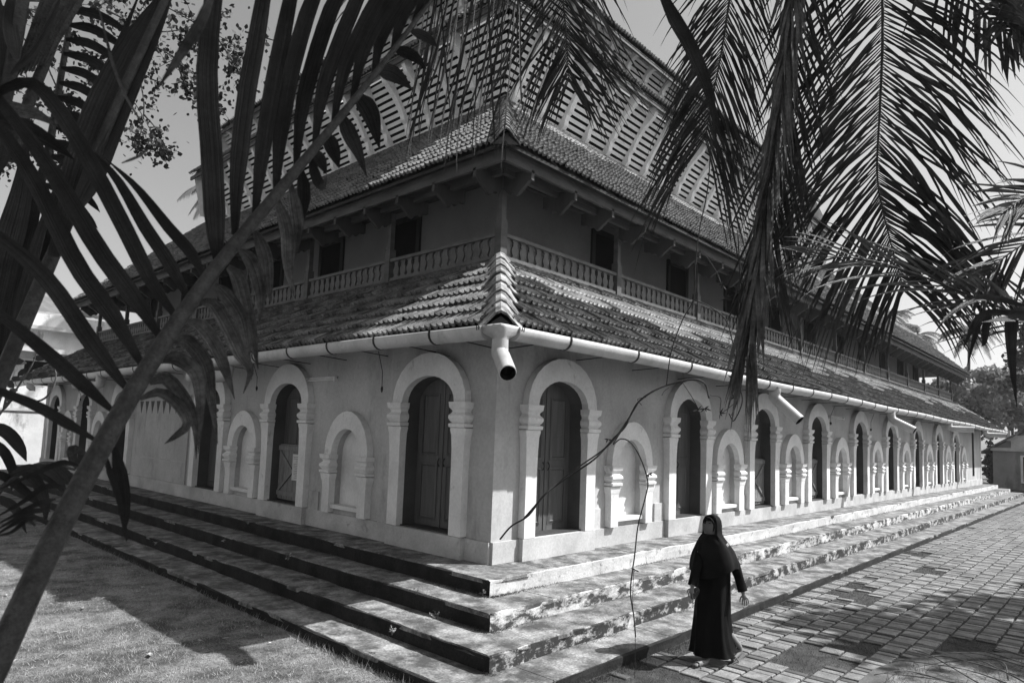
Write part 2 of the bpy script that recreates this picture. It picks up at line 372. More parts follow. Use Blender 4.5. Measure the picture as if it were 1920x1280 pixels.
def surround(side, c, K, name, L):
    mp = side_map(side); m = MB(); F = -.12
    wi, wo, zs, ri, ro, zb, ch = K['wi'], K['wo'] + rs.gauss(0,.010), K['zs'], K['ri'], K['ro'] + rs.gauss(0,.012), .31, K['cap'] + rs.gauss(0,.008); F += rs.gauss(0,.006)
    wa = wo - .05
    I = arch(c, wi, zs, ri); O = arch(c, wa, zs, ro)
    for k in range(NA):
        m.add([mp(I[k][0],F,I[k][1]),mp(I[k+1][0],F,I[k+1][1]),mp(O[k+1][0],F,O[k+1][1]),mp(O[k][0],F,O[k][1])], [(0,1,2,3)])
        m.add([mp(I[k][0],F,I[k][1]),mp(I[k+1][0],F,I[k+1][1]),mp(I[k+1][0],.0,I[k+1][1]),mp(I[k][0],.0,I[k][1])], [(0,1,2,3)], True)
        m.add([mp(O[k][0],F,O[k][1]),mp(O[k+1][0],F,O[k+1][1]),mp(O[k+1][0],.01,O[k+1][1]),mp(O[k][0],.01,O[k][1])], [(0,1,2,3)], True)
    ob = m.build(name, M['trim'], mosque)
    zc = zs - ch
    for s in (-1, 1):
        m = MB()
        lev = [(zb, 0, 0), (zb + (zc-zb)*.62, 0, 0), (zb + (zc-zb)*.80, .012, .0), (zc-.10, .03, .01), (zc-.03, .05, .03), (zc, .05, .03)]
        prev = None
        for z, fo, fi in lev:
            o, i = c + s*(wo-.045+fo), c + s*(wi-fi)
            cur = [mp(o,.01,z), mp(o,F-fo*.4,z), mp(i,F-fo*.4,z), mp(i,.0,z)]
            if prev: m.add(prev+cur, [(0,1,5,4),(1,2,6,5),(2,3,7,6)])
            else: m.add(cur, [(0,1,2,3)])
            prev = cur
        m.build('jamb', M['trim'], ob)
    for s in (-1, 1):
        cm = MB(); prev = None; k = ch/.37
        for dz, ov in ((0,.01),(.015,.05),(.06,.055),(.075,.012),(.10,.035),(.14,.058),(.18,.055),(.215,.02),(.235,.008),(.26,.02),(.29,.05),(.365,.06),(.37,.06)):
            z = zc + dz*k; o, i = c + s*(wo-.05+ov), c + s*(wi-ov*.75)
            cur = [mp(o,.01,z), mp(o,F-ov,z), mp(i,F-ov,z), mp(i,.0,z)]
            if prev: cm.add(prev+cur, [(0,1,5,4),(1,2,6,5),(2,3,7,6)])
            prev = cur
        cm.add(prev, [(0,1,2,3)])
        cm.build('capital', M['trim'], ob)
    return ob
for side, ds, ns, L in (('R', DR, NR, LR), ('L', DL, NL, LL)):
    mp = side_map(side)
    for c in ds: surround(side, c, DOOR, 'door_surround', L)
    for c in ns:
        surround(side, c, NICHE, 'niche_surround', L)
        m = MB(); wi = NICHE['wi']
        A = arch(c, wi, 1.31, .45); ring = [(c-wi,.43)] + A + [(c+wi,.43)]
        m.add([mp(p[0], .11, p[1]) for p in ring], [tuple(range(len(ring)))])
        m.build('niche_back', M['trim'], mosque)
        m = MB(); m.box((c-wi, -.07, .385), (c+wi, .1, .45), mp); m.build('niche_sill', M['trim'], mosque)
    # base band, door base blocks and corner pilaster strips
    m = MB(); m.box((0, -.045, 0), (L, 0.002, .295), mp); m.build('base_band', M['dado'], mosque)
    for c in ds[:2]:
        m = MB(); m.box((c-.86, -.125, 0), (c+.86, -.04, .305), mp); m.build('door_base_block', M['dado'], mosque)
    for t0, t1 in ((0.0, .27), (L-.35, L)):
        m = MB(); m.box((t0-.014, -.016, .295), (t1, 0.002, 3.2), mp); m.build('corner_pilaster', M['wall'], mosque)
    prev = sorted(ds+ns)
    for i in range(len(prev)-1):
        c = (prev[i]+prev[i+1])/2
        if abs(prev[i+1]-prev[i]) < 2.6:
            m = MB(); m.box((c-.16, -.03, .29), (c+.16, .002, .62), mp); m.build('dado_block', M['wall'], mosque)

def door_leafs(side, c, style):
    mp = side_map(side); dp = .24
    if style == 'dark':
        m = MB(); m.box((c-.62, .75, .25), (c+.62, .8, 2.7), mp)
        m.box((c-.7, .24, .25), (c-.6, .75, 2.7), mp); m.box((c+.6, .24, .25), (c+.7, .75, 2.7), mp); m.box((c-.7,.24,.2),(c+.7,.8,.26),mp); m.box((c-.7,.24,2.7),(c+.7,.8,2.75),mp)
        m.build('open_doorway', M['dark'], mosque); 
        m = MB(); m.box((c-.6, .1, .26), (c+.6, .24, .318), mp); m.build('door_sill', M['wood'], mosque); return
    m = MB(); m.box((c-.62, dp, .28), (c+.62, dp+.05, 2.7), mp)
    m.box((c-.012, dp-.012, .32), (c+.012, dp, 2.66), mp)
    ob = m.build('door', M['door'], mosque)
    for s in (-1, 1):
        for z0, z1 in ((.42, 1.28), (1.4, 2.36)):
            p = MB(); c0 = c + s*.29; w = .19
            for (w0, h0, a0, w1, h1, a1) in ((w, 0, 0, w-.03, .03, .012),(w-.035, .035, .012, w-.05, .05, -.012)):
                r0 = [(c0-w0,z0+h0),(c0+w0,z0+h0),(c0+w0,z1-h0),(c0-w0,z1-h0)]; r1 = [(c0-w1,z0+h1),(c0+w1,z0+h1),(c0+w1,z1-h1),(c0-w1,z1-h1)]
                p.add([mp(x, dp-.014+(.0 if a0 == 0 else -.0)+a0*0, z) for x, z in r0] + [mp(x, dp-.014-a1 if a1 > 0 else dp-.004, z) for x, z in r1], [(0,1,5,4),(1,2,6,5),(2,3,7,6),(3,0,4,7)])
            p.add([mp(x, dp-.004, z) for x, z in ((c0-w+.05,z0+.05),(c0+w-.05,z0+.05),(c0+w-.05,z1-.05),(c0-w+.05,z1-.05))], [(0,1,2,3)])
            p.build('door_panel', M['door'], ob)
    for s in (-1, 1):
        h_ = MB(); h_.tube([mp(c+s*.06, dp-.012-.03*math.sin(math.pi*k/8), 1.24+.12*k/8) for k in range(9)], .009, 6); h_.build('door_handle', M['clip'], ob)
    m = MB(); m.box((c-.6, -.04, .27), (c+.6, dp, .325), mp); m.build('door_sill', M['wood'], mosque)
    if style == 'gate':
        g_ = MB(); g_.box((c-.56, dp-.08, .34), (c+.56, dp-.045, 1.42), mp); gt = g_.build('half_gate', M['doorwood'], mosque)
        for k in range(6):
            x0 = c-.56+k*.187
            pl = MB(); pl.box((x0+.006, dp-.1, .36), (x0+.18, dp-.08, 1.40), mp); pl.build('gate_board', M['doorwood'], gt)
        for z in (.42, 1.3):
            pl = MB(); pl.box((c-.56, dp-.125, z), (c+.56, dp-.1, z+.09), mp); pl.build('gate_rail', M['doorwood'], gt)
        pl = MB(); pl.beam(mp(c-.5, dp-.112, .52), mp(c+.5, dp-.112, 1.28), .03, .05); pl.beam(mp(c+.5, dp-.114, .52), mp(c-.5, dp-.114, 1.28), .03, .05)
        pl.build('gate_brace', M['doorwood'], gt)
for i, c in enumerate(DR): door_leafs('R', c, 'panel' if i < 2 else ('gate' if i < 4 else 'dark'))
for i, c in enumerate(DL): door_leafs('L', c, 'panel' if i in (0, 2) else ('gate' if i == 1 else 'dark'))
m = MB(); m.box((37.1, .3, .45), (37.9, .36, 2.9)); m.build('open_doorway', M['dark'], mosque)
# flat panel with a row of triangles on the left face
mp = side_map('L')
m = MB(); m.box((10.25, -.035, .3), (13.75, .002, 2.45), mp); pn = m.build('wall_panel', M['wall'], mosque)
for k in range(8):
    t = 10.55 + k*.40
    tri = MB(); pts = [(t, 2.32), (t+.26, 2.32), (t+.13, 1.98)] if True else 0
    tri.prism([mp(x, -.004, z) for x, z in pts], [mp(x, -.038, z) for x, z in pts])
    tri.build('triangle_vent', M['reveal'], pn)  # flush triangle coloured dark to stand for a shaded recess
for z in (.82,):
    l_ = MB(); l_.box((10.25, -.041, z), (13.75, -.034, z+.02), mp); l_.build('panel_moulding', M['dado'], pn)

# ------------------------------------------------------------------ tiled roofs
def tile_template(w, l, wave=.03, lift=.035, over=.05):
    hs = [1, .40, .10, .06, .34, .95, .34, .06, .10, .40, 1]; n = len(hs)
    ring = lambda y, dz: [(w*k/(n-1), y + (-.012*(hs[k]-.5) if y == 0 else 0), wave*hs[k] + dz) for k in range(n)]
    v = ring(0, lift-.045) + ring(0, lift) + ring(l+over, 0.0)
    f = [(k, k+1, n+k+1, n+k) for k in range(n-1)] + [(n+k, n+k+1, 2*n+k+1, 2*n+k) for k in range(n-1)]
    return template(v, f, False)
TL = tile_template(.235, .40, .055, .070); TU = tile_template(.23, .30, .052, .066)
rt = random.Random(21)
def roof_tiles(side, a0, z0, a1, z1, L, tp, w, rows, tmin=None, tmax=None, hip0=True):
    ln = math.hypot(a1-a0, z1-z0); e = ln/rows; ca, sa = (a1-a0)/ln, (z1-z0)/ln
    if side == 'R': A, B, Nn = V(1,0,0), V(0,ca,sa), V(0,-sa,ca)
    else: A, B, Nn = V(0,1,0), V(ca,0,sa), V(-sa,0,ca)
    items = []
    for r in range(rows):
        s = r*e; a = a0 + ca*s; am = a0 + ca*(s+e/2)
        lo = (am + .06) if tmin is None else tmin; hi = (L - am - .0) if tmax is None else tmax
        t = lo + (rt.uniform(0, w) if tmin is None else 0) - w*.5
        while t < hi - w*.6:
            o = V(*side_map(side)(t + rt.gauss(0,.003), a, z0 + sa*s)) + Nn*(.012 + rt.uniform(-.004, .008)) + B*rt.gauss(0, .007)
            tw = rt.gauss(0, .012)
            items.append((tp, mat4(A + B*tw, B*(e/tp[0][:,1].max()*1.12) - A*tw, Nn, o), camscore(o)))
            t += w
    return items
def deck(side, a0, z0, a1, z1, L, name='roof_boarding', tmin=None, tmax=None, drop=.02, par=None):
    mp = side_map(side); m = MB()
    t00, t01 = (a0 if tmin is None else tmin), (L-a0 if tmax is None else tmax)
    t10, t11 = (a1 if tmin is None else tmin), (L-a1 if tmax is None else tmax)
    for d in (drop, drop+.05):
        m.add([mp(t00,a0,z0-d),mp(t01,a0,z0-d),mp(t11,a1,z1-d),mp(t10,a1,z1-d)], [(0,1,2,3)])
    m.add([mp(t00,a0,z0-drop),mp(t01,a0,z0-drop),mp(t01,a0,z0-drop-.05),mp(t00,a0,z0-drop-.05)], [(0,1,2,3)])
    return m.build(name, M['deck'], par or mosque)
RL = (-.93, 3.06, 1.24, 4.64)      # lower roof  a0 z0 a1 z1
RU = (.39, 6.20, 3.0, 8.70)        # upper roof
R3 = (1.85, 10.02, 3.15, 11.25)
R4 = (2.42, 11.62, 8.2, 17.2)
low = MB(); low.box((1.25, 1.25, 4.55), (38, 22, 4.60)); lower_roof = low.build('lower_roof', M['deck'], mosque)
for s, L in (('R', LR), ('L', LL)): deck(s, *RL, L, par=lower_roof)
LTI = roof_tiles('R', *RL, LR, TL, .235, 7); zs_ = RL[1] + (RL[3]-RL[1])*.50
pale_tiles = [q for q in LTI if q[1][2,3] > zs_ + .16*math.sin(q[1][0,3]*.9)+.1*math.sin(q[1][0,3]*2.3) and q[1][2,3] < RL[3]-.28]; ids = set(map(id, pale_tiles))  # upper part of the right slope gets the paler tile, wavy lower edge
pieces(lower_roof, 'pale_roof_tile', M['tile_pale'], pale_tiles, 200, 'further_pale_tiles')
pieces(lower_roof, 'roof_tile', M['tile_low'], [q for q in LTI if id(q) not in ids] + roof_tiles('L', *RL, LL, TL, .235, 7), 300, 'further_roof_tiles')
up = MB(); up.box((3.1, 3.1, 8.6), (36, 20, 8.66)); upper_roof = up.build('upper_roof', M['deck'], mosque)
PE_R, PE_L = 20.4, 16.3            # where the slatted storeys end
RUX = (3.0, 8.70, 6.8, 12.4)
for s, L, pe in (('R', LR, PE_R), ('L', LL, PE_L)):
    deck(s, *RU, L, par=upper_roof)
    mp = side_map(s); m = MB(); a0, z0, a1, z1 = RUX
    m.add([mp(pe,a0,z0-.02),mp(L-a0,a0,z0-.02),mp(L-a1,a1,z1-.02),mp(pe,a1,z1-.02)], [(0,1,2,3)])
    m.add([mp(pe,a0,z0-.02),mp(pe,a1,z1-.02),mp(pe,a1,z0-.02)], [(0,1,2)])
    m.build('roof_boarding', M['deck'], upper_roof)
    # far end slope
    m = MB(); a0, z0, a1, z1 = RU[0], RU[1], RUX[2], RUX[3]
    m.add([mp(L-a0,a0,z0-.03),mp(L-a0,16,z0-.03),mp(L-a1,16,z1-.03),mp(L-a1,a1,z1-.03)], [(0,1,2,3)]); m.build('roof_end_slope', M['tile_up'], upper_roof)
    m = MB(); a0, z0, a1, z1 = RL
    m.add([mp(L-a0,a0,z0-.03),mp(L-a0,16,z0-.03),mp(L-a1,16,z1-.03),mp(L-a1,a1,z1-.03)], [(0,1,2,3)]); m.build('roof_end_slope', M['tile_low'], lower_roof)
def ext_items(side, L, pe):
    a0, z0, a1, z1 = RUX; ln = math.hypot(a1-a0, z1-z0); out = []
    n = 16
    for r in range(n):
        f0, f1 = r/n, (r+1)/n; aa = a0 + (a1-a0)*f0; zz = z0 + (z1-z0)*f0
        out += roof_tiles(side, aa, zz, a0+(a1-a0)*f1, z0+(z1-z0)*f1, L, TU, .23, 1, tmin=pe, tmax=L-aa)
    return out
UTI = roof_tiles('R', *RU, LR, TU, .23, 12); pale_tiles = [q for q in UTI if q[1][2,3] > RU[3] - .62 + .12*math.sin(q[1][0,3]*1.1)]; ids = set(map(id, pale_tiles))  # top rows of the right slope get the paler tile colour
pieces(upper_roof, 'pale_roof_tile', M['tile_pale'], pale_tiles, 100, 'further_pale_tiles')
pieces(upper_roof, 'roof_tile', M['tile_up'], [q for q in UTI if id(q) not in ids] + roof_tiles('L', *RU, LL, TU, .23, 12) + ext_items('R', LR, PE_R) + ext_items('L', LL, PE_L), 300, 'further_roof_tiles')

# ridge tiles on the hips
def hip_template(l, w, h, step=.035):
    cs = [(-w,-h),(-w*.62,-h*.45),(-w*.25,h*.18),(0,h*.36),(w*.25,h*.18),(w*.62,-h*.45),(w,-h)]; n = len(cs)
    v = [(x,0,z+step-.03) for x,z in cs] + [(x,0,z+step) for x,z in cs] + [(x,l*1.15,z) for x,z in cs]
    f = [(k,k+1,n+k+1,n+k) for k in range(n-1)] + [(n+k,n+k+1,2*n+k+1,2*n+k) for k in range(n-1)] + [(0,n,2*n),(n-1,3*n-1,2*n-1)]
    return template(v, f, False)
def hip(p0, p1, n, w, h, par, out):
    p0, p1 = V(*p0), V(*p1); d = (p1-p0)/n; l = np.linalg.norm(d); B = d/l
    A = np.cross(B, V(0,0,1)); A /= np.linalg.norm(A); Nn = np.cross(A, B)
    tp = hip_template(l, w, h); its = []
    for k in range(n):
        j = rt.gauss(0,.01)
        its.append((tp, mat4(A+B*j, B, Nn, p0 + d*k + Nn*(.055+rt.uniform(-.006,.006))), -k))
    pieces(par, 'ridge_tile', M['hip'], its)
a0,z0,a1,z1 = RL; e = -.02
hip((a0-.04,a0-.04,z0+.02), (a1-.05,a1-.05,z1+.02), 7, .27, .18, lower_roof, None)
hip((LR-a0,a0,z0), (LR-a1,a1,z1), 8, .16, .11, lower_roof, None); hip((a0,LL-a0,z0), (a1,LL-a1,z1), 8, .16, .11, lower_roof, None)
a0,z0,a1,z1 = RU
hip((a0-.03,a0-.03,z0+.03), (a1,a1,z1+.04), 15, .23, .18, upper_roof, None)
hip((LR-a0,a0,z0), (LR-RUX[2],RUX[2],RUX[3]), 22, .15, .1, upper_roof, None); hip((a0,LL-a0,z0), (RUX[2],LL-RUX[2],RUX[3]), 22, .15, .1, upper_roof, None)
# little gablets closing the ends of the hips
for (a, z, par, s) in ((RL[0]-.03, RL[1]+.03, lower_roof, 1.0), (RU[0]-.02, RU[1]+.04, upper_roof, .9)):
    m = MB(); d = V(1,1,0)/math.sqrt(2); sd = V(1,-1,0)/math.sqrt(2); c = V(a,a,z) + d*.05
    poly = [c - sd*.22*s + V(0,0,-.09), c + sd*.22*s + V(0,0,-.09), c + V(0,0,.08)]
    m.prism(poly, [p + d*.03 for p in poly]); m.build('hip_end_board', M['fascia'], par)

# ------------------------------------------------------------------ gutter, straps, spouts
GA, GZc, GR = -1.03, 3.0, .122
def arcg(u): return math.pi*(.90 + 1.2*u)
def gz(t): return GZc - .0 + .012*math.sin(t*.7)
def gutter(side, t0, t1):
    mp = side_map(side); m = MB(); n = max(2, int((t1-t0)/.8)); K = 10; rows = []
    for k in range(n+1):
        t = t0 + (t1-t0)*k/n
        ring = [mp(t, GA + GR*math.cos(arcg(j/K)), gz(t) + GR*math.sin(arcg(j/K))) for j in range(K+1)]
        ring += [mp(t, GA + (GR-.008)*math.cos(arcg(1-j/K)), gz(t) + (GR-.008)*math.sin(arcg(1-j/K))) for j in range(K+1)]
        rows.append(ring)
    m.grid(rows, closed=True)
    for rr in (rows[0], rows[-1]): m.add([rr[j] for j in range(K+1)], [tuple(range(K+1))])
    return m.build('gutter', M['pvc'], mosque)
def strap(side, t, par):
    mp = side_map(side); m = MB(); K = 10; R = GR+.009
    rows = [[mp(tt, GA + R*math.cos(arcg(j/K)), gz(t) + R*math.sin(arcg(j/K))) for j in range(K+1)] for tt in (t-.018, t+.018)]
    rows = [[mp(t-.018, GA + (R-.008)*math.cos(arcg(j/K)), gz(t) + (R-.008)*math.sin(arcg(j/K))) for j in range(K+1)]] + rows + [[mp(t+.018, GA + (R-.008)*math.cos(arcg(j/K)), gz(t) + (R-.008)*math.sin(arcg(j/K))) for j in range(K+1)]]
    m.grid(rows); m.beam(mp(t, GA+R, gz(t)), mp(t, -.0, gz(t)-.04), .02, .012); m.build('gutter_strap', M['clip'], par)
gR = gutter('R', GA+.22, LR+1.15); gL = gutter('L', GA+.22, LL+1.0)
t = .17
while t < LR+1: strap('R', t, gR); t += 1.62 if t < 6 else 1.25
t = .12
while t < LL+.9: strap('L', t, gL); t += 1.2
# corner hopper with its spout
hp = MB()
c = V(GA-.0, GA-.0, 0); u1 = V(1,0,0); u2 = V(0,1,0); dg = V(1,1,0)/math.sqrt(2); sg = V(1,-1,0)/math.sqrt(2)
top = [c+V(.26,-.09,0), c+V(.02,-.10,0), c+V(-.09,-.09,0), c+V(-.10,.02,0), c+V(-.09,.26,0), c+V(.09,.26,0), c+V(.09,.09,0), c+V(.26,.09,0)]
def ringz(sc_, z, rnd):
    out = []
    for i, p in enumerate(top):
        q = (p-c)*sc_; ang = math.atan2(q[1], q[0]); r_ = V(math.cos(ang), math.sin(ang), 0)*.085
        out.append(c + q*(1-rnd) + r_*rnd + V(0,0,z))
    return out
hp.grid([ringz(.96, 3.0, 0), ringz(1.03, 3.035, 0), ringz(1.0, 3.0, 0), ringz(.92, 2.95, 0), ringz(.75, 2.90, .5), ringz(.6, 2.86, 1), ringz(.6, 2.80, 1)], closed=True)
hopper = hp.build('gutter_hopper', M['pvc'], mosque)
for (p, q) in ((c+V(.24,0,0), V(1,0,0)), (c+V(0,.24,0), V(0,1,0))):
    for off in (0, .035):
        m = MB(); K = 10; R = GR+.01; o = p + q*off; sd = V(q[1], q[0], 0)
        rows = [[o + q*dx + sd*R*math.cos(math.pi*(1+j/K)) + V(0,0,3.03+R*math.sin(math.pi*(1+j/K))) for j in range(K+1)] for dx in (-.008, .008)]
        m.grid(rows); m.build('gutter_strap', M['clip'], hopper)
def pipe(pts, r, par, name='rain_spout', n=16):
    m = MB(); m.tube(pts, r, n, cap=False)
    a, b_ = V(*pts[-2]), V(*pts[-1]); 
    m.tube([b_, b_+(b_-a)*.012], [r, r-.009], n, cap=False)
    ob = m.build(name, M['pvc'], par)
    k = MB(); k.tube([V(*pts[-2])*.3+b_*.7, b_], r-.009, n, cap=False); k.tube([V(*pts[-2])*.3+b_*.7, V(*pts[-2])*.29+b_*.71], r-.009, n); k.build('spout_inside', M['dark'], ob)  # bore coloured near black to give the pipe mouth its shade
    return ob
pipe([c+V(0,0,2.86), c+V(0,0,2.70)], .092, mosque)
m = MB(); m.tube([c+V(0,0,2.86), c+V(0,0,2.76)], .098, 16, cap=False); m.build('spout_collar', M['pvc'], mosque)
pipe([c+V(0,0,2.76), c+V(-.01,-.01,2.70), c+V(-.04,-.07,2.655), c+V(-.24,-.37,2.43)], .10, mosque)
def spout(side, t, kind):
    mp = side_map(side); z = gz(t)-.06
    if kind == 'slant': pts = [(t,GA,z),(t,GA,z-.10),(t+.02,GA+.02,z-.17),(t+.0,GA-.06,z-.26),(t+.0,GA-.50,z-.66)] if t < 10 else [(t,GA,z),(t,GA,z-.12),(t,GA-.03,z-.24),(t,GA-.10,z-.30),(t,GA-.62,z-.58)]
    elif kind == 'flat': pts = [(t,GA,z),(t,GA,z-.10),(t,GA-.02,z-.19),(t,GA-.10,z-.24),(t,GA-.85,z-.27)]
    else: pts = [(t,GA,z),(t,GA,z-.12),(t+.03,GA,z-.22),(t+.13,GA-.05,z-.26),(t+.85,GA-.35,z-.27)]
    pipe([mp(*p) for p in pts], .115, mosque)
    m = MB(); m.box((t-.16, GA-.1, gz(t)-.1), (t+.16, GA+.1, gz(t)-.03), mp)
    m2 = MB(); K = 10; R = GR+.012
    rows = [[mp(tt, GA + R*math.cos(math.pi*(1+j/K)), gz(t) + R*math.sin(math.pi*(1+j/K))) for j in range(K+1)] for tt in (t-.14, t+.14)]
    m2.grid(rows); m2.build('gutter_joint', M['pvc'], mosque)
spout('R', 7.2, 'slant'); spout('R', 16.3, 'slant'); spout('R', 25.1, 'flat'); spout('R', 34.1, 'flat')
spout('L', 6.1, 'side'); spout('L', 13.7, 'side')
# eave beam under the lower roof
for s, L in (('R', LR), ('L', LL)):
    mp = side_map(s)
    m = MB(); m.box((RL[0]+.02, RL[0]+.03, 2.93), (L+.8, RL[0]+.07, 3.05), mp); m.build('eave_board', M['fascia'], mosque)
    t = .6
    while t < L:
        m = MB(); m.beam(mp(t, -.9, 2.99), mp(t, .02, 3.72), .07, .1); m.build('rafter', M['wood'], mosque); t += 1.15
# ------------------------------------------------------------------ balcony storey
BA = 1.2
m = MB(); m.box((2.6, 2.6, 4.58), (37.4, 21, 7.6)); m.build('upper_wall', M['upwall'], mosque)
bal_out = [(.0,.075),(.03,.075),(.05,.05),(.09,.07),(.14,.088),(.19,.078),(.23,.046),(.25,.058),(.28,.046),(.31,.07),(.335,.08)]
bt = MB(); prof = [(x,z) for z,x in bal_out] + [(-x,z) for z,x in reversed(bal_out)]
bt.prism([(x,-.018,z) for x,z in prof], [(x,.018,z) for x,z in prof]); BT = template(bt.v, bt.f)
bitems = []
posts = {'R': [BA + k*(LR-2*BA)/11 for k in range(12)], 'L': [BA + k*(LL-2*BA)/7 for k in range(8)]}
for s, L in (('R', LR), ('L', LL)):
    mp = side_map(s)
    for nm, z0, z1, w in (('bottom_rail', 4.67, 4.73, .05), ('top_rail', 5.055, 5.115, .055)):
        m = MB(); m.box((BA, BA-w, z0), (L-BA, BA+w, z1), mp); m.build(nm, M['rail'], mosque)
    for k, t in enumerate(posts[s]):
        if s == 'L' and k == 0: continue
        m = MB(); m.box((t-.05, BA-.05, 4.6), (t+.05, BA+.05, 6.05), mp); m.box((t-.075, BA-.075, 4.6), (t+.075, BA+.075, 5.32), mp)
        m.build('balcony_post', M['fascia'], mosque)
    t = BA + .14
    while t < L-BA-.1:
        if min(abs(t-p) for p in posts[s]) > .09:
            o = mp(t, BA, 4.725)
            A, B = (V(1,0,0), V(0,1,0)) if s == 'R' else (V(0,1,0), V(1,0,0))
            bitems.append((BT, mat4(A, B, V(0,0,1), o), camscore(o)))
        t += .205
    for nm, aa, z0, z1, w in (('eave_fascia', .56, 5.98, 6.18, .03), ('eave_beam', .92, 5.97, 6.06, .04), ('post_beam', BA, 6.05, 6.2, .06), ('wall_plate', 1.7, 6.35, 6.45, .05)):
        m = MB(); m.box((aa, aa-w, z0), (L-aa, aa+w, z1), mp); m.build(nm, M['fascia'] if aa < 1 else M['wood'], mosque)
    t = BA
    while t < L-BA+.1:
        m = MB(); pf = [(1.25,6.12),(.53,6.02),(.53,5.86),(.60,5.85),(.68,5.79),(.76,5.74),(.83,5.68),(.89,5.67),(.93,5.73),(1.0,5.76),(1.05,5.74),(1.12,5.82),(1.25,5.84)]
        m.prism([mp(t-.035,a,z) for a,z in pf], [mp(t+.035,a,z) for a,z in pf]); m.build('eave_bracket', M['wood'], mosque)
        t += (L-2*BA)/(33 if s == 'R' else 21)
    step = (L-2*BA)/(11 if s == 'R' else 7)
    t = BA + step*1.45
    while t < L-2.7:
        m = MB()
        for x0, x1, z0, z1 in ((t-.56,t-.44,4.6,6.62),(t+.44,t+.56,4.6,6.62),(t-.44,t+.44,6.5,6.62)): m.box((x0, 2.54, z0), (x1, 2.62, z1), mp)
        dr = m.build('balcony_door', M['wood'], mosque)
        m = MB(); m.box((t-.44, 2.575, 4.6), (t+.44, 2.595, 6.5), mp); m.build('dark_opening', M['dark'], dr)  # near-black sheet in place of the unlit room behind the doorway
        t += step
pieces(mosque, 'baluster', M['rail'], bitems, 300)
# ------------------------------------------------------------------ slatted upper storeys
def lattice(aB, zB, aT, zT, n, sw, spacing, head, ext=True):
    for s, pe in (('R', PE_R), ('L', PE_L)):
        mp = side_map(s); ln = math.hypot(aT-aB, zT-zB); ua, uz = (aT-aB)/ln, (zT-zB)/ln; na, nz = -uz, ua   # outward normal
        pitch = ln/n
        for k in range(n):
            m0 = pitch*(k+.18); m1 = m0 + pitch*sw
            t = aB + ua*m0
            cuts = [t]
            while cuts[-1] < pe - 5: cuts.append(cuts[-1] + 4.1)
            cuts.append(pe)
            for j in range(len(cuts)-1):
                t0, t1 = cuts[j] + (.003 if j else 0), cuts[j+1]
                m = MB(); jz = rt.gauss(0,.003)
                P = lambda tt, mm, d: mp(tt, aB+ua*mm+na*d, zB+uz*mm+nz*d+jz)
                q = [P(t0,m0,0),P(t1,m0,0),P(t1,m1,0),P(t0,m1,0),P(t0,m0,-.025),P(t1,m0,-.025),P(t1,m1,-.025),P(t0,m1,-.025)]
                m.add(q, [(0,1,2,3),(4,7,6,5),(0,4,5,1),(1,5,6,2),(2,6,7,3),(3,7,4,0)]); m.build('slat', M['slat'], mosque)
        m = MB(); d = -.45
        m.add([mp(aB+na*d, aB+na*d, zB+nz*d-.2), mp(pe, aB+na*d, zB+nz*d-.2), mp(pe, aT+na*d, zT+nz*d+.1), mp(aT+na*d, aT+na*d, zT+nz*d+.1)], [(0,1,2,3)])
        m.build('slat_backing', M['dark'], mosque)  # near-black sheet giving the gaps the darkness of the room behind
        # curved carved struts
        t = aB + (.10 if s == 'R' else .55)
        while t < pe:
            pf = []
            outer = [(0,.08),(.05,.15),(.13,.17),(.20,.12),(.27,.085),(.34,.13),(.40,.10),(.55,.085),(.70,.10),(.84,.15),(.94,.20)]
            inner = [(.95,.0),(.5,-.0),(0,-.0)]
            for f_, d in outer: pf.append((aB+ua*ln*f_+na*d, zB+uz*ln*f_+nz*d))
            top_ = (aB+ua*ln*1.0, zB+uz*ln*1.0)
            pf += [(top_[0]-head+.05, top_[1]-.05), (top_[0]-head+.04, top_[1]+.04), (top_[0], top_[1]+.10)]
            for f_, d in inner: pf.append((aB+ua*ln*f_+na*d, zB+uz*ln*f_+nz*d))
            w = .065*rt.uniform(.85,1.15); dt = rt.gauss(0,.025)
            m = MB(); m.prism([mp(t+dt-w,a,z) for a,z in pf], [mp(t+dt+w,a,z) for a,z in pf]); m.build('carved_strut', M['strut'], mosque)
            t += .85 if s == 'R' else .80
        m = MB(); m.box((aB, aB-.09, zB-.05), (pe, aB+.05, zB+.03), mp); m.build('slat_sill', M['slat'], mosque)
lattice(3.0, 8.72, 2.15, 9.92, 10, .58, .85, .24)
lattice(3.05, 11.2, 2.72, 11.72, 5, .60, .85, .2)
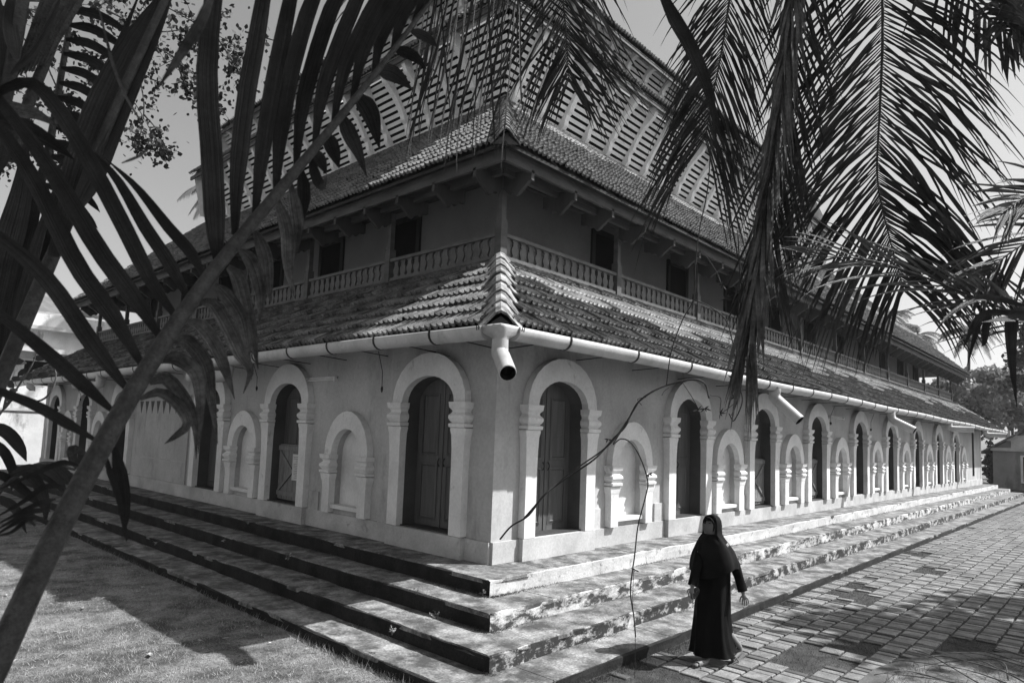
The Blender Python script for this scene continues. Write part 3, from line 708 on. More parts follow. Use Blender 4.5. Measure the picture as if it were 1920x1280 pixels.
for (a0,z0,a1,z1), rows_, nm in ((R3, 5, 'third_roof'), (R4, 6, 'top_roof')):
    m = MB(); m.box((a1, a1, z1-.3), (a1+.5, a1+.5, z1-.1)); rf = m.build(nm, M['deck'], mosque); its = []
    for s, pe in (('R', PE_R), ('L', PE_L)):
        mp = side_map(s); m = MB()
        for d in (.02, .07): m.add([mp(a0,a0,z0-d),mp(pe+.2,a0,z0-d),mp(pe+.2,a1,z1-d),mp(a1,a1,z1-d)], [(0,1,2,3)])
        m.build('roof_boarding', M['deck'], rf)
        m = MB(); m.box((a0, a0+.01, z0-.14), (pe+.2, a0+.06, z0-.03), mp); m.build('eave_fascia', M['fascia'], rf)
        m = MB(); m.box((a0+.3, a0+.28, z0+.02), (pe, a0+.36, z0+.1), mp); m.build('eave_beam', M['strut'], rf)
        e = .28; ln = math.hypot(a1-a0, z1-z0); nr = 3
        its += [q for q in roof_tiles(s, a0, z0, a0+(a1-a0)*e*nr/ln, z0+(z1-z0)*e*nr/ln, 0, TU, .23, nr, tmin=a0, tmax=pe+.2)]
    pieces(rf, 'roof_tile', M['tile_up'], its, 120, 'further_roof_tiles')
    hip((a0,a0,z0+.03), (a1,a1,z1+.04), 7 if nm == 'third_roof' else 24, .15, .12, rf, None)
for s, pe in (('R', PE_R), ('L', PE_L)):
    m = MB(); mp = side_map(s); m.add([mp(pe,2.2,8.7),mp(pe,8,8.7),mp(pe,8,17),mp(pe,2.6,11.7),mp(pe,1.9,10.0)], [(0,1,2,3,4)])
    m.build('end_gable', M['strut'], mosque)
# ------------------------------------------------------------------ small fittings on the mosque
def on_y(px, py, Y):
    r = CF + CR*(px-PX0)/FPX + CU*(PY0-py)/FPX; return CAM + r*(Y-CAM[1])/r[1]
def on_x(px, py, X):
    r = CF + CR*(px-PX0)/FPX + CU*(PY0-py)/FPX; return CAM + r*(X-CAM[0])/r[0]
mp = side_map('L')
nt_ = thing('paper_notice', mp(5.38, .10, .95), 'white printed paper notice pasted on the wooden half gate', 'notice')
m = MB(); m.box((5.21, .105, .74), (5.53, .112, 1.24), mp); m.build('sheet', M['paper'], nt_)
rr = random.Random(2)
m = MB()
for k in range(13):
    z = 1.19 - k*.033; x0 = 5.24; x1 = 5.24 + rr.uniform(.16, .26)
    m.box((x0, .1035, z-.009), (x1, .105, z), mp)
m.build('print_lines', M['ink'], nt_)
for side, t, z, lab in (('L', 4.55, 2.63, 'slim tube light on the left wall under the gutter'), ('R', 14.4, 2.62, 'slim tube light on the right wall between two arches')):
    mp = side_map(side); th = thing('tube_light', mp(t, -.04, z), lab, 'light')
    m = MB(); m.tube([mp(t-.55,-.06,z), mp(t+.55,-.06,z)], .018, 8); m.build('tube', M['trim'], th)
    m = MB(); m.box((t-.6,-.03,z+.02), (t+.6,.0,z+.06), mp)
    m.box((t-.6,-.08,z-.03), (t-.56,.0,z+.05), mp); m.box((t+.56,-.08,z-.03), (t+.6,.0,z+.05), mp); m.build('batten', M['trim'], th)
for side, t, z0, z1, lab in (('L', 1.95, 2.95, 2.35, 'frayed black cord hanging before the arch left of the corner'), ('L', 5.98, 2.95, 2.45, 'short black cord hanging by the second arch on the left wall'),
                        ('L', 17.4, 2.7, 2.35, 'short cord hanging from the far left spout'),
                        ('R', 13.35, 2.9, 2.4, 'cord with a dark bulb holder beside the fourth right arch'), ('R', 17.3, 2.9, 2.35, 'cord with a dark bulb holder beside the fifth right arch')):
    mp = side_map(side); th = thing('hanging_cord', mp(t, -.5, z1), lab, 'cord')
    a = -.5 if side == 'L' else -.2
    m = MB(); m.tube([mp(t, a-.1, z0), mp(t+.01, a, (z0+z1)/2), mp(t, a, z1)], .006, 5); m.build('cord', M['clip'], th)
    m = MB(); m.tube([mp(t, a, z1+.07), mp(t, a, z1+.03), mp(t, a, z1-.02)], [.012, .022 if side == 'L' else .035, .008], 6); m.build('cord_end', M['clip'], th)

# ------------------------------------------------------------------ leaves and fronds
def spline(pts, n):
    pts = [V(*p) for p in pts]; P = [2*pts[0]-pts[1]] + pts + [2*pts[-1]-pts[-2]]; out = []; m = len(pts)-1
    for k in range(n+1):
        u = k/n*m; i = min(int(u), m-1); f = u-i; a, b_, c_, d_ = P[i], P[i+1], P[i+2], P[i+3]
        out.append(.5*((2*b_) + (c_-a)*f + (2*a-5*b_+4*c_-d_)*f*f + (3*b_-a-3*c_+d_)*f**3))
    return out
def ribbon(m, pts, widths, twist=0.0, fold=.25, face=None):
    """folded leaf blade along pts"""
    n = len(pts); rows = []
    for i in range(n):
        t = pts[min(i+1,n-1)] - pts[max(i-1,0)]; t /= (np.linalg.norm(t)+1e-9)
        vd = (pts[i]-CAM) if face is None else face; vd = vd/np.linalg.norm(vd)
        s = np.cross(t, vd); s /= (np.linalg.norm(s)+1e-9); nn = np.cross(s, t)
        a = twist if not hasattr(twist,'__len__') else twist[i]
        s2 = s*math.cos(a) + nn*math.sin(a); n2 = np.cross(s2, t); w = widths[i]/2
        rows.append([pts[i]-s2*w, pts[i]-s2*w*.5+n2*w*fold*.62, pts[i]+n2*w*fold, pts[i]+s2*w*.5+n2*w*fold*.62, pts[i]+s2*w] if n > 9 else [pts[i]-s2*w, pts[i]+n2*w*fold, pts[i]+s2*w])
    n0 = len(m.v); m.grid(rows); c_ = len(rows[0]); off = float((abs(pts[0][0]*37.7)+abs(pts[0][2]*91.3)) % 50)
    for i in range(n):
        for j in range(c_): m.att[n0+i*c_+j] = off + j/(c_-1)
def leaf_prof(u, base=.35): return (base + (1-base)*min(1, u/.22)) * (1 if u < .45 else max(.04, 1-((u-.45)/.55)**1.5))
rl = random.Random(33)
def px_leaf(parent, pts, d0, d1, wpx, mat='leaf', n=12, twist=None, name='leaflet', fold=.3):
    P = [at(p[0], p[1], d0 + (d1-d0)*k/(len(pts)-1)) for k, p in enumerate(pts)]
    C_ = spline(P, n); tw = rl.uniform(-.5, .5) if twist is None else twist
    W = [wpx*leaf_prof(k/n)*np.dot(C_[k]-CAM, CF)/FPX for k in range(n+1)]
    m = MB(); ribbon(m, C_, W, [tw*(.4+.6*k/n) for k in range(n+1)], fold)
    return m.build(name, M[mat], parent)
def px_stem(parent, pts, d0, d1, mat='rachis', name='frond', n=24):
    P = [at(p[0], p[1], d0 + (d1-d0)*k/(len(pts)-1)) for k, p in enumerate(pts)]
    C_ = spline(P, n); W = np.interp(np.linspace(0, len(pts)-1, n+1), range(len(pts)), [p[2] for p in pts])
    m = MB(); m.tube(C_, [max(.0015, w/2*np.dot(c_-CAM, CF)/FPX) for w, c_ in zip(W, C_)], 10)
    return m.build(name, M[mat], parent)

gbase = at(-420, 1500, 1.6); gbase[2] = GZ
young = thing('young_coconut_palm', tuple(gbase), 'dark young coconut palm close to the camera, its midrib crossing the left side', 'palm')
px_top = at(-160, 1560, 1.15)
m = MB(); m.tube(spline([gbase, gbase*.6+px_top*.4+V(0,0,.1), px_top], 10), [.16-.009*k for k in range(11)], 12); m.build('stem', M['bark'], young)
f1 = px_stem(young, [(-170,1580,66),(-90,1410,60),(0,1228,50),(95,1022,43),(200,820,37),(300,652,31),(400,508,25),(520,362,21),(640,217,14),(740,92,10),(830,-30,7),(900,-120,4)], 1.05, 1.95)
def d_main(x): return np.interp(x, [0, 300, 640, 900], [1.2, 1.5, 1.75, 1.95])
UPL = [([(176,823),(120,790),(60,757),(-20,728)],28),([(210,769),(150,715),(75,650),(-20,575)],36),([(238,729),(170,640),(85,520),(-20,430)],44),
 ([(267,685),(210,590),(140,490),(60,330),(-30,200)],46),([(302,633),(245,550),(180,460),(90,310),(-20,165)],46),
 ([(331,595),(285,530),(235,430),(150,270),(85,175),(40,155),(-20,185)],42),([(354,561),(315,490),(272,425),(215,330),(150,265)],34),
 ([(385,522),(355,470),(315,425),(255,350),(195,295)],30),([(408,492),(404,430),(397,290),(388,134),(405,-40)],54),
 ([(440,440),(445,330),(462,180),(480,80),(500,-40)],46),([(478,402),(490,300),(510,170),(530,70),(552,-40)],42),
 ([(517,360),(525,260),(545,140),(575,30),(600,-40)],42),([(555,312),(565,210),(590,110),(620,20),(645,-40)],40),
 ([(590,272),(605,170),(640,70),(685,-40)],38),([(625,232),(645,130),(685,40),(725,-40)],36),([(660,192),(680,100),(720,20),(755,-40)],34),
 ([(700,146),(715,70),(755,0),(785,-50)],32),([(735,100),(755,30),(795,-40)],30),([(770,58),(795,0),(820,-50)],26),([(805,5),(825,-50)],20)]
for pts, w in UPL:
    if pts[-1][0] <= -20: pts = pts + [(2*pts[-1][0]-pts[-2][0], 2*pts[-1][1]-pts[-2][1]+15)]
    if pts[-1][1] < 0: pts = pts[:-1] + [pts[-1], (2*pts[-1][0]-pts[-2][0]+10, pts[-1][1]-160), (2*pts[-1][0]-pts[-2][0]+40, pts[-1][1]-320)]
    d = d_main(pts[0][0]); px_leaf(f1, pts, d-.01, d + rl.uniform(-.12, .15), w*.72, 'leaf', 14, rl.uniform(-.35,.35), fold=.45)
DNL = [([(262,748),(300,735),(335,760),(352,795),(325,820),(308,832)],20),([(280,718),(312,710),(345,748),(365,790),(368,860)],26),([(305,676),(332,672),(368,700),(376,760),(372,850)],28),
 ([(327,641),(352,640),(385,682),(396,745),(408,832)],28),([(352,603),(378,612),(405,650),(425,700),(440,748)],28),([(377,566),(402,572),(432,622),(452,667),(470,694),(456,738)],27),
 ([(402,534),(422,552),(450,592),(461,640),(472,712)],27),([(427,500),(447,522),(462,580),(475,640),(484,692)],28),([(450,468),(472,492),(488,550),(486,612)],26),([(478,432),(496,478),(502,530),(508,566)],26),
 ([(520,376),(538,430),(541,500),(552,556)],26),([(545,345),(556,400),(558,440),(548,500)],24),([(566,320),(570,372),(562,430)],24),([(583,295),(592,330),(604,350),(613,330)],20),([(583,285),(598,300),(612,327)],28),
 ([(612,250),(624,280),(636,316)],28),([(640,215),(655,250),(670,282),(688,332)],30),([(672,178),(695,215),(712,280)],36),([(708,132),(740,140),(773,168)],30),([(740,92),(775,105),(800,130)],22),([(770,58),(800,70),(822,90)],18)]
for pts, w in DNL:
    d = d_main(pts[0][0]); px_leaf(f1, pts, d+.01, d + rl.uniform(.02, .16), w, 'leafdry' if pts[0][0] < 560 else 'leaf', 12, rl.uniform(-.5,.5), fold=.5)
LOW = [([(148,872),(112,868),(60,890),(-20,925)],11),([(122,912),(85,912),(40,942),(-20,976)],11),([(104,935),(62,948),(-20,990)],10),([(94,955),(50,962),(-20,1000)],10),([(82,970),(40,975),(-20,1010)],9),([(66,985),(50,975),(20,998),(-20,1006)],8),
 ([(196,845),(206,885),(222,930),(236,1000),(237,1016)],11),([(214,838),(228,900),(234,960),(236,992)],24),([(160,850),(135,842),(140,868),(152,884)],17)]
for pts, w in LOW:
    d = d_main(pts[0][0]); px_leaf(f1, pts, d, d+.05, w, 'leafdry' if w == 17 else 'leaf', 12, rl.uniform(-.3,.3))
# other fronds of the same plant at the left edge
f2 = px_stem(young, [(-120,1000,30),(-20,760,28),(60,570,26),(104,467,24),(170,310,20),(235,160,16),(315,-10,12),(350,-80,8)], 1.7, 2.3)
for pts, w in (([(100,480),(165,260),(235,100),(315,-30)],50),([(60,570),(120,380),(160,250),(205,130),(265,-20)],30),([(20,660),(60,520),(95,400),(140,270)],32),([(0,700),(20,560),(60,400),(90,270)],34),([(-20,640),(10,480),(40,360),(50,250)],44),
               ([(130,410),(175,330),(215,230),(290,60),(330,-30)],36)):
    px_leaf(f2, pts, 1.9, 2.3, w, 'leaf', 12, rl.uniform(-.4,.4), fold=.5)
f3 = px_stem(young, [(-30,320,26),(8,190,24),(28,90,22),(45,-10,20),(55,-80,16)], 2.0, 2.2)
for pts, w in (([(0,200),(5,100),(-5,-20)],40),([(30,110),(18,40),(25,-30)],26),([(-10,330),(0,240),(-30,150)],40),([(20,140),(75,80),(120,-20)],14)):
    px_leaf(f3, pts, 2.0, 2.2, w, 'leaf', 10)
f4 = px_stem(young, [(20,300,22),(55,190,20),(90,105,18),(122,25,15),(150,-50,10)], 2.1, 2.3)
for k in range(9):
    px_leaf(f4, [(22+k*8,150-k*4),(52+k*9,80-k*4),(80+k*11,0-k*3),(95+k*12,-40)], 2.15, 2.3, 9, 'rachis', 10, .2)
f5 = px_stem(young, [(60,420,14),(95,260,13),(115,140,11),(128,60,9),(140,-30,6)], 2.3, 2.5)
for k in range(13):
    y0 = 20 + k*27; x0 = 132 - k*4.5
    px_leaf(f5, [(x0,y0),(x0+45,y0+6+k),(x0+88,y0+28+k*3),(x0+105,y0+48+k*3)], 2.35, 2.45, 17, 'leaf', 10)
for pts, w, mt, d in (([(402,-20),(372,50),(332,112),(294,168)],19,'leafdry',1.0),([(184,10),(205,95),(215,130),(236,182),(262,225),(276,262)],6,'leafdry',1.3),([(228,306),(262,292),(282,276)],5,'leafdry',1.3),
                      ([(-20,190),(30,205),(70,215),(112,240)],26,'leafdry',1.6),([(-20,215),(40,235),(100,270),(140,300)],30,'leaf',1.7)):
    px_leaf(f3, pts, d, d+.1, w, mt, 10)
f6 = px_stem(young, [(-60,1010,12),(-10,930,11),(40,885,10),(90,868,8),(140,880,5)], 2.4, 2.9)
for pts, w in (([(-20,795),(15,812),(40,842),(50,865)],24),([(-20,820),(10,850),(25,890),(20,925)],18),([(20,890),(60,880),(100,900),(130,935)],22),([(40,885),(70,905),(85,945),(85,985)],20),([(0,930),(30,955),(50,1000)],16),([(70,872),(105,890),(125,920)],20),([(-20,880),(20,900),(70,940),(95,960)],16),([(100,868),(130,895),(150,930)],16)):
    px_leaf(f6, pts, 2.5, 2.8, w, 'leaf', 10)

def frond(parent, path, d0, d1, nl, llen, spread, droop, mat, seed, wid=.028, rad=.012, side_bias=(1,1), start=.05, lim=None, lenprof=None, twist=.6, items=None, plane=None):
    """feather frond: path in photo pixels; leaflets both sides, sagging under their weight"""
    r = random.Random(seed)
    P = [at(p[0], p[1], d0+(d1-d0)*k/(len(path)-1)) for k, p in enumerate(path)] if len(path[0]) == 2 else [V(*p) for p in path]
    C_ = spline(P, 40); m = MB(); m.tube(C_, [rad*(1-.8*k/40) for k in range(41)], 7); ob = m.build('frond', M['rachis'] if mat != 'fronddry' else M['fronddry'], parent)
    out = []
    for k in range(nl):
        u = start + (1-start)*k/(nl-1); f = u*40; i = min(int(f), 39); p = C_[i] + (C_[i+1]-C_[i])*(f-i); T = C_[i+1]-C_[i]; T /= np.linalg.norm(T)
        vd = (p-CAM)/np.linalg.norm(p-CAM) if plane is None else plane
        S = np.cross(T, vd); S /= np.linalg.norm(S)
        for sgn, bias in ((-1, side_bias[0]), (1, side_bias[1])):
            if r.random() > bias: continue
            L = llen*(lenprof(u) if lenprof else (math.sin(math.pi*(.12+.8*u))**.6))*r.uniform(.82,1.1)
            if L < .05: continue
            an = spread*(1-.35*u)*r.uniform(.8,1.15)
            dirv = math.cos(an)*T + math.sin(an)*sgn*S + vd*r.uniform(-.22,.22); dirv /= np.linalg.norm(dirv)
            q = p.copy(); pts = [q.copy()]; n = 7; dr = droop*r.uniform(.7,1.3)
            kink = r.randint(3,6) if r.random() < .35 else 99
            for j in range(n):
                dirv = dirv + V(0,0,-1)*dr*(j+1)/n*(2.6 if j == kink else 1) + V(r.gauss(0,.03),r.gauss(0,.03),r.gauss(0,.03)); dirv /= np.linalg.norm(dirv)
                q = q + dirv*L/n; pts.append(q.copy())
            W = [wid*r.uniform(.8,1.2)*leaf_prof(j/n, .5) for j in range(n+1)]
            mm = MB(); ribbon(mm, pts, W, r.uniform(-twist,twist), .35)
            out.append((mm, ob, L))
    return ob, out
def build_leaflets(lists, mat, limit):
    """nearest/longest leaflets are single objects, the rest one joined part per frond"""
    allb = [q for l in lists for q in l]; allb.sort(key=lambda q: -q[2]); rest = {}
    for k, (mm, ob, L) in enumerate(allb):
        if k < limit: mm.build('leaflet', mat(ob), ob)
        else:
            rm = rest.setdefault(ob.name, (ob, MB()))[1]; n0 = len(rm.v); rm.add(mm.v, mm.f, True); rm.att.update({n0+a_: b_ for a_, b_ in mm.att.items()})
    for ob, mm in rest.values(): mm.build('small_leaflets', mat(ob), ob, kind='stuff')

pb = V(1.6, -7.1, GZ)
over = thing('coconut_palm', tuple(pb), 'coconut palm beyond the right edge, its dark fronds hanging into the top of the picture', 'palm')
crown = V(-.9, -5.5, 6.7)
m = MB(); m.tube(spline([pb, pb*.62+crown*.38+V(.25,-.2,.1), crown], 24), [.17-.0035*k for k in range(25)], 12); m.build('trunk', M['bark'], over)
LISTS = []; DRY = set()
fr = [
 dict(path=[(1120,-330),(1066,-150),(1056,-20),(1062,70),(1066,150)], d0=4.9, d1=4.6, nl=58, llen=1.0, spread=.74, droop=.10, seed=1, wid=.014),
 dict(path=[(1110,-260),(1010,-170),(930,-90),(850,-45),(800,-10)], d0=4.8, d1=4.5, nl=10, llen=1.15, spread=1.0, droop=.55, seed=2, wid=.015, side_bias=(.9,.35), lenprof=lambda u: 1.0),
 dict(path=[(1440,-320),(1392,-140),(1368,0),(1355,85),(1338,175),(1322,260)], d0=4.6, d1=4.4, nl=84, llen=.88, spread=.70, droop=.16, seed=3, wid=.014, lenprof=lambda u: .75+.4*u),
 dict(path=[(1540,-330),(1497,-100),(1470,150),(1442,350),(1418,520),(1402,640)], d0=4.3, d1=4.1, nl=84, llen=.62, spread=.20, droop=.14, seed=4, wid=.026, lenprof=lambda u: .8+.2*u, twist=1.2),
 dict(path=[(1560,-330),(1520,-100),(1490,120),(1462,300),(1440,470)], d0=4.5, d1=4.3, nl=64, llen=.80, spread=.48, droop=.10, seed=14, wid=.019, side_bias=(.3,1), lenprof=lambda u: .8+.2*u),
 dict(path=[(1640,-340),(1652,-100),(1655,60),(1650,200),(1645,330),(1664,430),(1695,545)], d0=4.4, d1=4.0, nl=150, llen=1.06, spread=.98, droop=.19, seed=5, wid=.0155, lenprof=lambda u: (1.05 if u < .75 else 1.05-.55*(u-.75)/.25)),
 dict(path=[(1760,-300),(1765,-120),(1800,-30),(1850,30),(1900,70)], d0=4.2, d1=4.0, nl=22, llen=.5, spread=.8, droop=.3, seed=6, wid=.024),
]
for q in fr:
    q = dict(q); ob, lst = frond(over, mat='frond', **q); LISTS.append(lst)
    if q['seed'] in (4,): DRY.add(ob.name)
    if q['seed'] == 2:
        rk = random.Random(5)
        for k in range(36):
            x0 = 990 - k*5.0 + rk.gauss(0,3); x1 = x0 - 30 - rk.uniform(0,60) + (rk.uniform(40,90) if rk.random() < .25 else 0); y1 = rk.uniform(210,335); mm = MB()
            P_ = spline([at(x0,-60,4.5), at(x0+(x1-x0)*.45, y1*.4, 4.45), at(x0+(x1-x0)*.85, y1*.8, 4.42), at(x1+rk.gauss(0,4), y1, 4.42)], 10)
            ribbon(mm, P_, [.014*leaf_prof(j/10,.6) for j in range(11)], rk.uniform(-1.1,1.1), .3); LISTS[-1].append((mm, ob, 2.0))
    m = MB(); p0 = at(q['path'][0][0], q['path'][0][1], q['d0']); m.tube(spline([crown+V(0,0,-.05), (crown+p0)/2+V(0,0,.35), p0], 8), [.03-.002*k for k in range(9)], 7); m.build('frond_stalk', M['rachis'], over)
build_leaflets(LISTS, lambda ob: M['fronddry'] if ob.name in DRY else M['frond'], 300)
px_leaf(over, [(1228,-40),(1262,30),(1292,82),(1322,150),(1336,205),(1344,270)], 2.6, 2.6, 25, 'leaf', 14, .2)
hs = V(3.4, -8.4, GZ)
rpalm = thing('coconut_palm', tuple(hs), 'coconut palm off to the right, its arching fronds reaching in over the pavement', 'palm')
c2 = at(2350, 470, 3.9)
m = MB(); m.tube(spline([hs, (hs+c2)/2+V(.2,0,0), c2], 16), [.15-.004*k for k in range(17)], 12); m.build('trunk', M['bark'], rpalm)
L2 = []
for q in (dict(path=[(2350,560),(2080,640),(1960,608),(1880,578),(1800,546),(1700,508),(1620,486),(1530,480)], d0=3.8, d1=3.4, nl=30, llen=.66, spread=.36, droop=.09, seed=7, wid=.012, side_bias=(1,.9)),
          dict(path=[(2340,430),(2120,400),(1990,420),(1900,470),(1840,520)], d0=3.9, d1=3.6, nl=28, llen=.62, spread=.55, droop=.12, seed=8, wid=.017),
          dict(path=[(2350,380),(2140,330),(2010,340),(1930,365),(1880,400)], d0=3.9, d1=3.5, nl=26, llen=.5, spread=.5, droop=.08, seed=9, wid=.017),
          dict(path=[(2350,-60),(2100,-90),(2000,-60),(1930,-10),(1900,40)], d0=4.2, d1=4.0, nl=22, llen=.6, spread=.7, droop=.25, seed=10, wid=.022)):
    ob, lst = frond(rpalm, mat='frond', **q); L2.append(lst)
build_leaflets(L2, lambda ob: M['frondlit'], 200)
for pts, w in (([(1900,586),(1850,588),(1836,600),(1828,630),(1812,690)],15),([(1905,590),(1862,585),(1850,605),(1846,640),(1840,650)],14),([(1880,582),(1842,590),(1820,620),(1806,655)],13),([(1940,592),(1905,588),(1896,610),(1898,680),(1907,765)],22),([(1930,575),(1870,560),(1830,560),(1780,590),(1752,625)],12),([(1950,600),(1900,596),(1840,604)],14)):
    px_leaf(rpalm, pts, 3.35, 3.3, w, 'leaf', 14)

# ------------------------------------------------------------------ hanging vine
vb = at(1330, 330, 5.6)
vine = thing('dry_vine', tuple(at(1190,1190,6.6)), 'thin dark vine with sparse leaf tufts hanging before the right wall', 'vine')
rv = random.Random(8)
def vstem(pts, d, w, name='stem'):
    P = [at(p[0]+rv.gauss(0,1.0), p[1]+rv.gauss(0,1.0), d+rv.gauss(0,.03)) for p in pts]; C_ = spline(P, 6*len(pts)); m = MB(); m.tube(C_, w/2*d/FPX, 6); return m.build(name, M['vine'], vine)
s0 = vstem([(937,1008),(958,985),(990,966),(1020,930),(1050,902),(1085,880),(1120,856),(1150,822),(1170,800),(1185,772),(1200,752),(1225,733),(1250,722),(1285,714),(1310,713),(1322,722),(1328,745)], 6.2, 3.6)
vstem([(985,970),(1022,926),(1052,898),(1088,874),(1122,848),(1148,826),(1172,792),(1196,756)], 6.15, 3.0)
vstem([(1168,806),(1150,832),(1165,822),(1182,828),(1200,858),(1214,900),(1210,930),(1198,985),(1190,1040),(1187,1068),(1183,1110),(1188,1155),(1192,1192)], 6.2, 2.6)
vstem([(1187,1068),(1184,1130),(1192,1192),(1190,1270)], 6.2, 1.2)
vstem([(1250,722),(1258,660),(1280,600),(1300,560),(1304,500),(1312,430),(1325,350),(1335,250)], 6.0, 2.4)
vstem([(1300,560),(1335,575),(1362,605),(1378,660),(1388,720),(1390,752),(1378,790),(1368,775)], 5.9, 2.2)
vstem([(1385,430),(1388,520),(1384,600),(1388,690),(1386,740),(1372,778)], 5.8, 2.6)
vstem([(1330,740),(1350,745),(1352,772),(1380,755)], 5.9, 1.6)
vstem([(1278,712),(1300,748),(1310,770)], 6.0, 1.6)
vstem([(1325,480),(1345,510),(1355,530)], 5.9, 1.8); vstem([(1240,740),(1246,735),(1252,728)], 6.1, 1.5); vstem([(1202,758),(1196,748),(1212,745)], 6.1, 1.5)
for x, y in ((1355,533),(1362,560),(1308,768),(1322,765),(1350,775),(1375,745),(1382,700),(1300,562),(1140,823),(1191,1068),(1216,888),(1375,710)):
    c_ = at(x, y, 5.95 if y < 800 else 6.2); m = MB()
    for k in range(7):
        d_ = V(rv.gauss(0,1), rv.gauss(0,1), rv.gauss(-.1,.8)); d_ /= np.linalg.norm(d_); l = rv.uniform(.025,.07)
        ribbon(m, [c_, c_+d_*l*.5, c_+d_*l], [.006,.014,.002], rv.uniform(-1,1), .2)
    m.build('leaf_tuft', M['vine'], vine)

# ------------------------------------------------------------------ trees
def leaf_quads(m, centers, size, r, stretch=1.6):
    for c_ in centers:
        d_ = V(r.gauss(0,1), r.gauss(0,1), r.gauss(0,1)); d_ /= np.linalg.norm(d_)
        e_ = np.cross(d_, V(r.gauss(0,1), r.gauss(0,1), r.gauss(0,1))); e_ /= (np.linalg.norm(e_)+1e-9)
        s = size*r.uniform(.65,1.25); h = s*stretch*.5; w = s*.5
        m.add([c_-d_*h, c_-d_*h*.25+e_*w, c_+d_*h*.45+e_*w*.75, c_+d_*h, c_+d_*h*.45-e_*w*.75, c_-d_*h*.25-e_*w], [(0,1,2,3,4,5)])
def leafy_tree(name, base, label, blobs, n, size, seed, mat='farleaf', group=None, trunk_r=.2, cat='tree', shell=.55):
    """blobs: (centre, radii). trunk, limbs to each blob, and a crown of separate leaves gathered on twig ends"""
    r = random.Random(seed); t = thing(name, tuple(base), label, cat, group); base = V(*base)
    top = V(*blobs[0][0]); m = MB(); mid = base*.45+top*.55; mid[:2] = base[:2]*.8+top[:2]*.2
    m.tube(spline([base, mid, top], 12), [trunk_r*(1-.06*k) for k in range(13)], 9); m.build('trunk', M['bark'], t)
    vol = sum(b[1][0]*b[1][1]*b[1][2] for b in blobs); cm = MB()
    for c_, rad in blobs:
        c_ = V(*c_); m = MB(); m.tube(spline([mid, (mid+c_)/2+V(r.gauss(0,.2),r.gauss(0,.2),.2), c_], 8), [trunk_r*.5*(1-.1*k) for k in range(9)], 6); m.build('limb', M['bark'], t)
        k_ = int(n*rad[0]*rad[1]*rad[2]/vol); clumps = max(6, k_//45)
        for _ in range(clumps):
            d_ = V(r.gauss(0,1), r.gauss(0,1), r.gauss(0,1)); d_ /= np.linalg.norm(d_); q = c_ + d_*V(*rad)*(shell + (1-shell)*r.random()**.5)*r.uniform(.75,1.12)
            cs = min(rad)*r.uniform(.16,.34)
            leaf_quads(cm, [q + V(r.gauss(0,cs), r.gauss(0,cs), r.gauss(0,cs*.6)) for _ in range(k_//clumps)], size, r)
    cm.build('crown', M[mat], t); return t
# small-leaved tree overhanging the top left
r9 = random.Random(91)
tb = at(-520, 1150, 9.5); tb[2] = GZ
tl = thing('leafy_tree', tuple(tb), 'small-leaved tree overhanging from the top left corner against the sky', 'tree')
br0 = at(-420, 150, 9.5)
m = MB(); m.tube(spline([tb, (tb+br0)/2+V(.2,.1,0), br0, at(-150,-60,9.3)], 16), [.22-.009*k for k in range(17)], 9); m.build('trunk', M['bark'], tl)
crown_m = MB()
def twig(pts, d, w, nleaf, spread_px, lsize=7.5):
    P = [at(p[0], p[1], d+r9.gauss(0,.1)) for p in pts]; C_ = spline(P, 20); m = MB(); m.tube(C_, [max(.002, w/2*d/FPX*(1-.04*k)) for k in range(21)], 5); m.build('branch', M['bark'], tl)
    for _ in range(max(3, nleaf//28)):      # side twigs carrying the leaves
        q = C_[r9.randint(3,20)]; dv = CR*r9.gauss(0,1) + CU*r9.gauss(-.5,.7) + CF*r9.gauss(0,.5); dv /= np.linalg.norm(dv); L_ = spread_px*r9.uniform(.9,2.0)*d/FPX; ps = [q.copy()]
        for k in range(6):
            dv = dv - CU*.10 + CR*r9.gauss(0,.12); dv /= np.linalg.norm(dv); q = q + dv*L_/6; ps.append(q.copy())
        m = MB(); m.tube(ps, [.006-.0007*k for k in range(7)], 4); m.build('twig', M['bark'], tl)
        leaf_quads(crown_m, [ps[r9.randint(1,6)] + V(r9.gauss(0,1),r9.gauss(0,1),r9.gauss(0,1))*.028 for _ in range(20)], lsize*d/FPX, r9, 1.35)
    leaf_quads(crown_m, [C_[r9.randint(2,20)] + (CR*r9.gauss(0,spread_px) + CU*(r9.gauss(-.3,1)*spread_px*.8))*d/FPX + CF*r9.gauss(0,.2) for _ in range(nleaf//4)], lsize*d/FPX, r9, 1.35)
for pts, n_, sp in (([(-150,-60),(20,0),(120,60),(200,130),(250,190),(280,240),(305,285)],330,26),([(20,0),(140,10),(240,60),(330,110),(380,160),(392,200)],420,32),([(120,-40),(260,-10),(360,40),(430,80),(465,110)],420,32),
                    ([(60,30),(100,150),(150,230),(200,260)],300,34),([(240,60),(260,140),(270,200),(262,260),(262,280)],130,12),([(270,215),(295,245),(310,285)],50,8),([(330,110),(350,165),(375,185),(390,205)],110,14),
                    ([(400,60),(440,120),(455,150),(462,165)],130,16),([(-40,60),(40,120),(60,220),(40,320)],260,40),([(80,80),(180,110),(290,150)],260,30),([(-40,260),(60,280),(120,300),(130,330)],160,26),([(460,60),(510,75),(545,85)],40,10),([(200,20),(300,60),(420,30)],260,30)):
    twig(pts, r9.uniform(8.8, 9.8), 4, int(n_*1.7), sp, 6.8)
crown_m.build('crown', M['foliage'], tl)
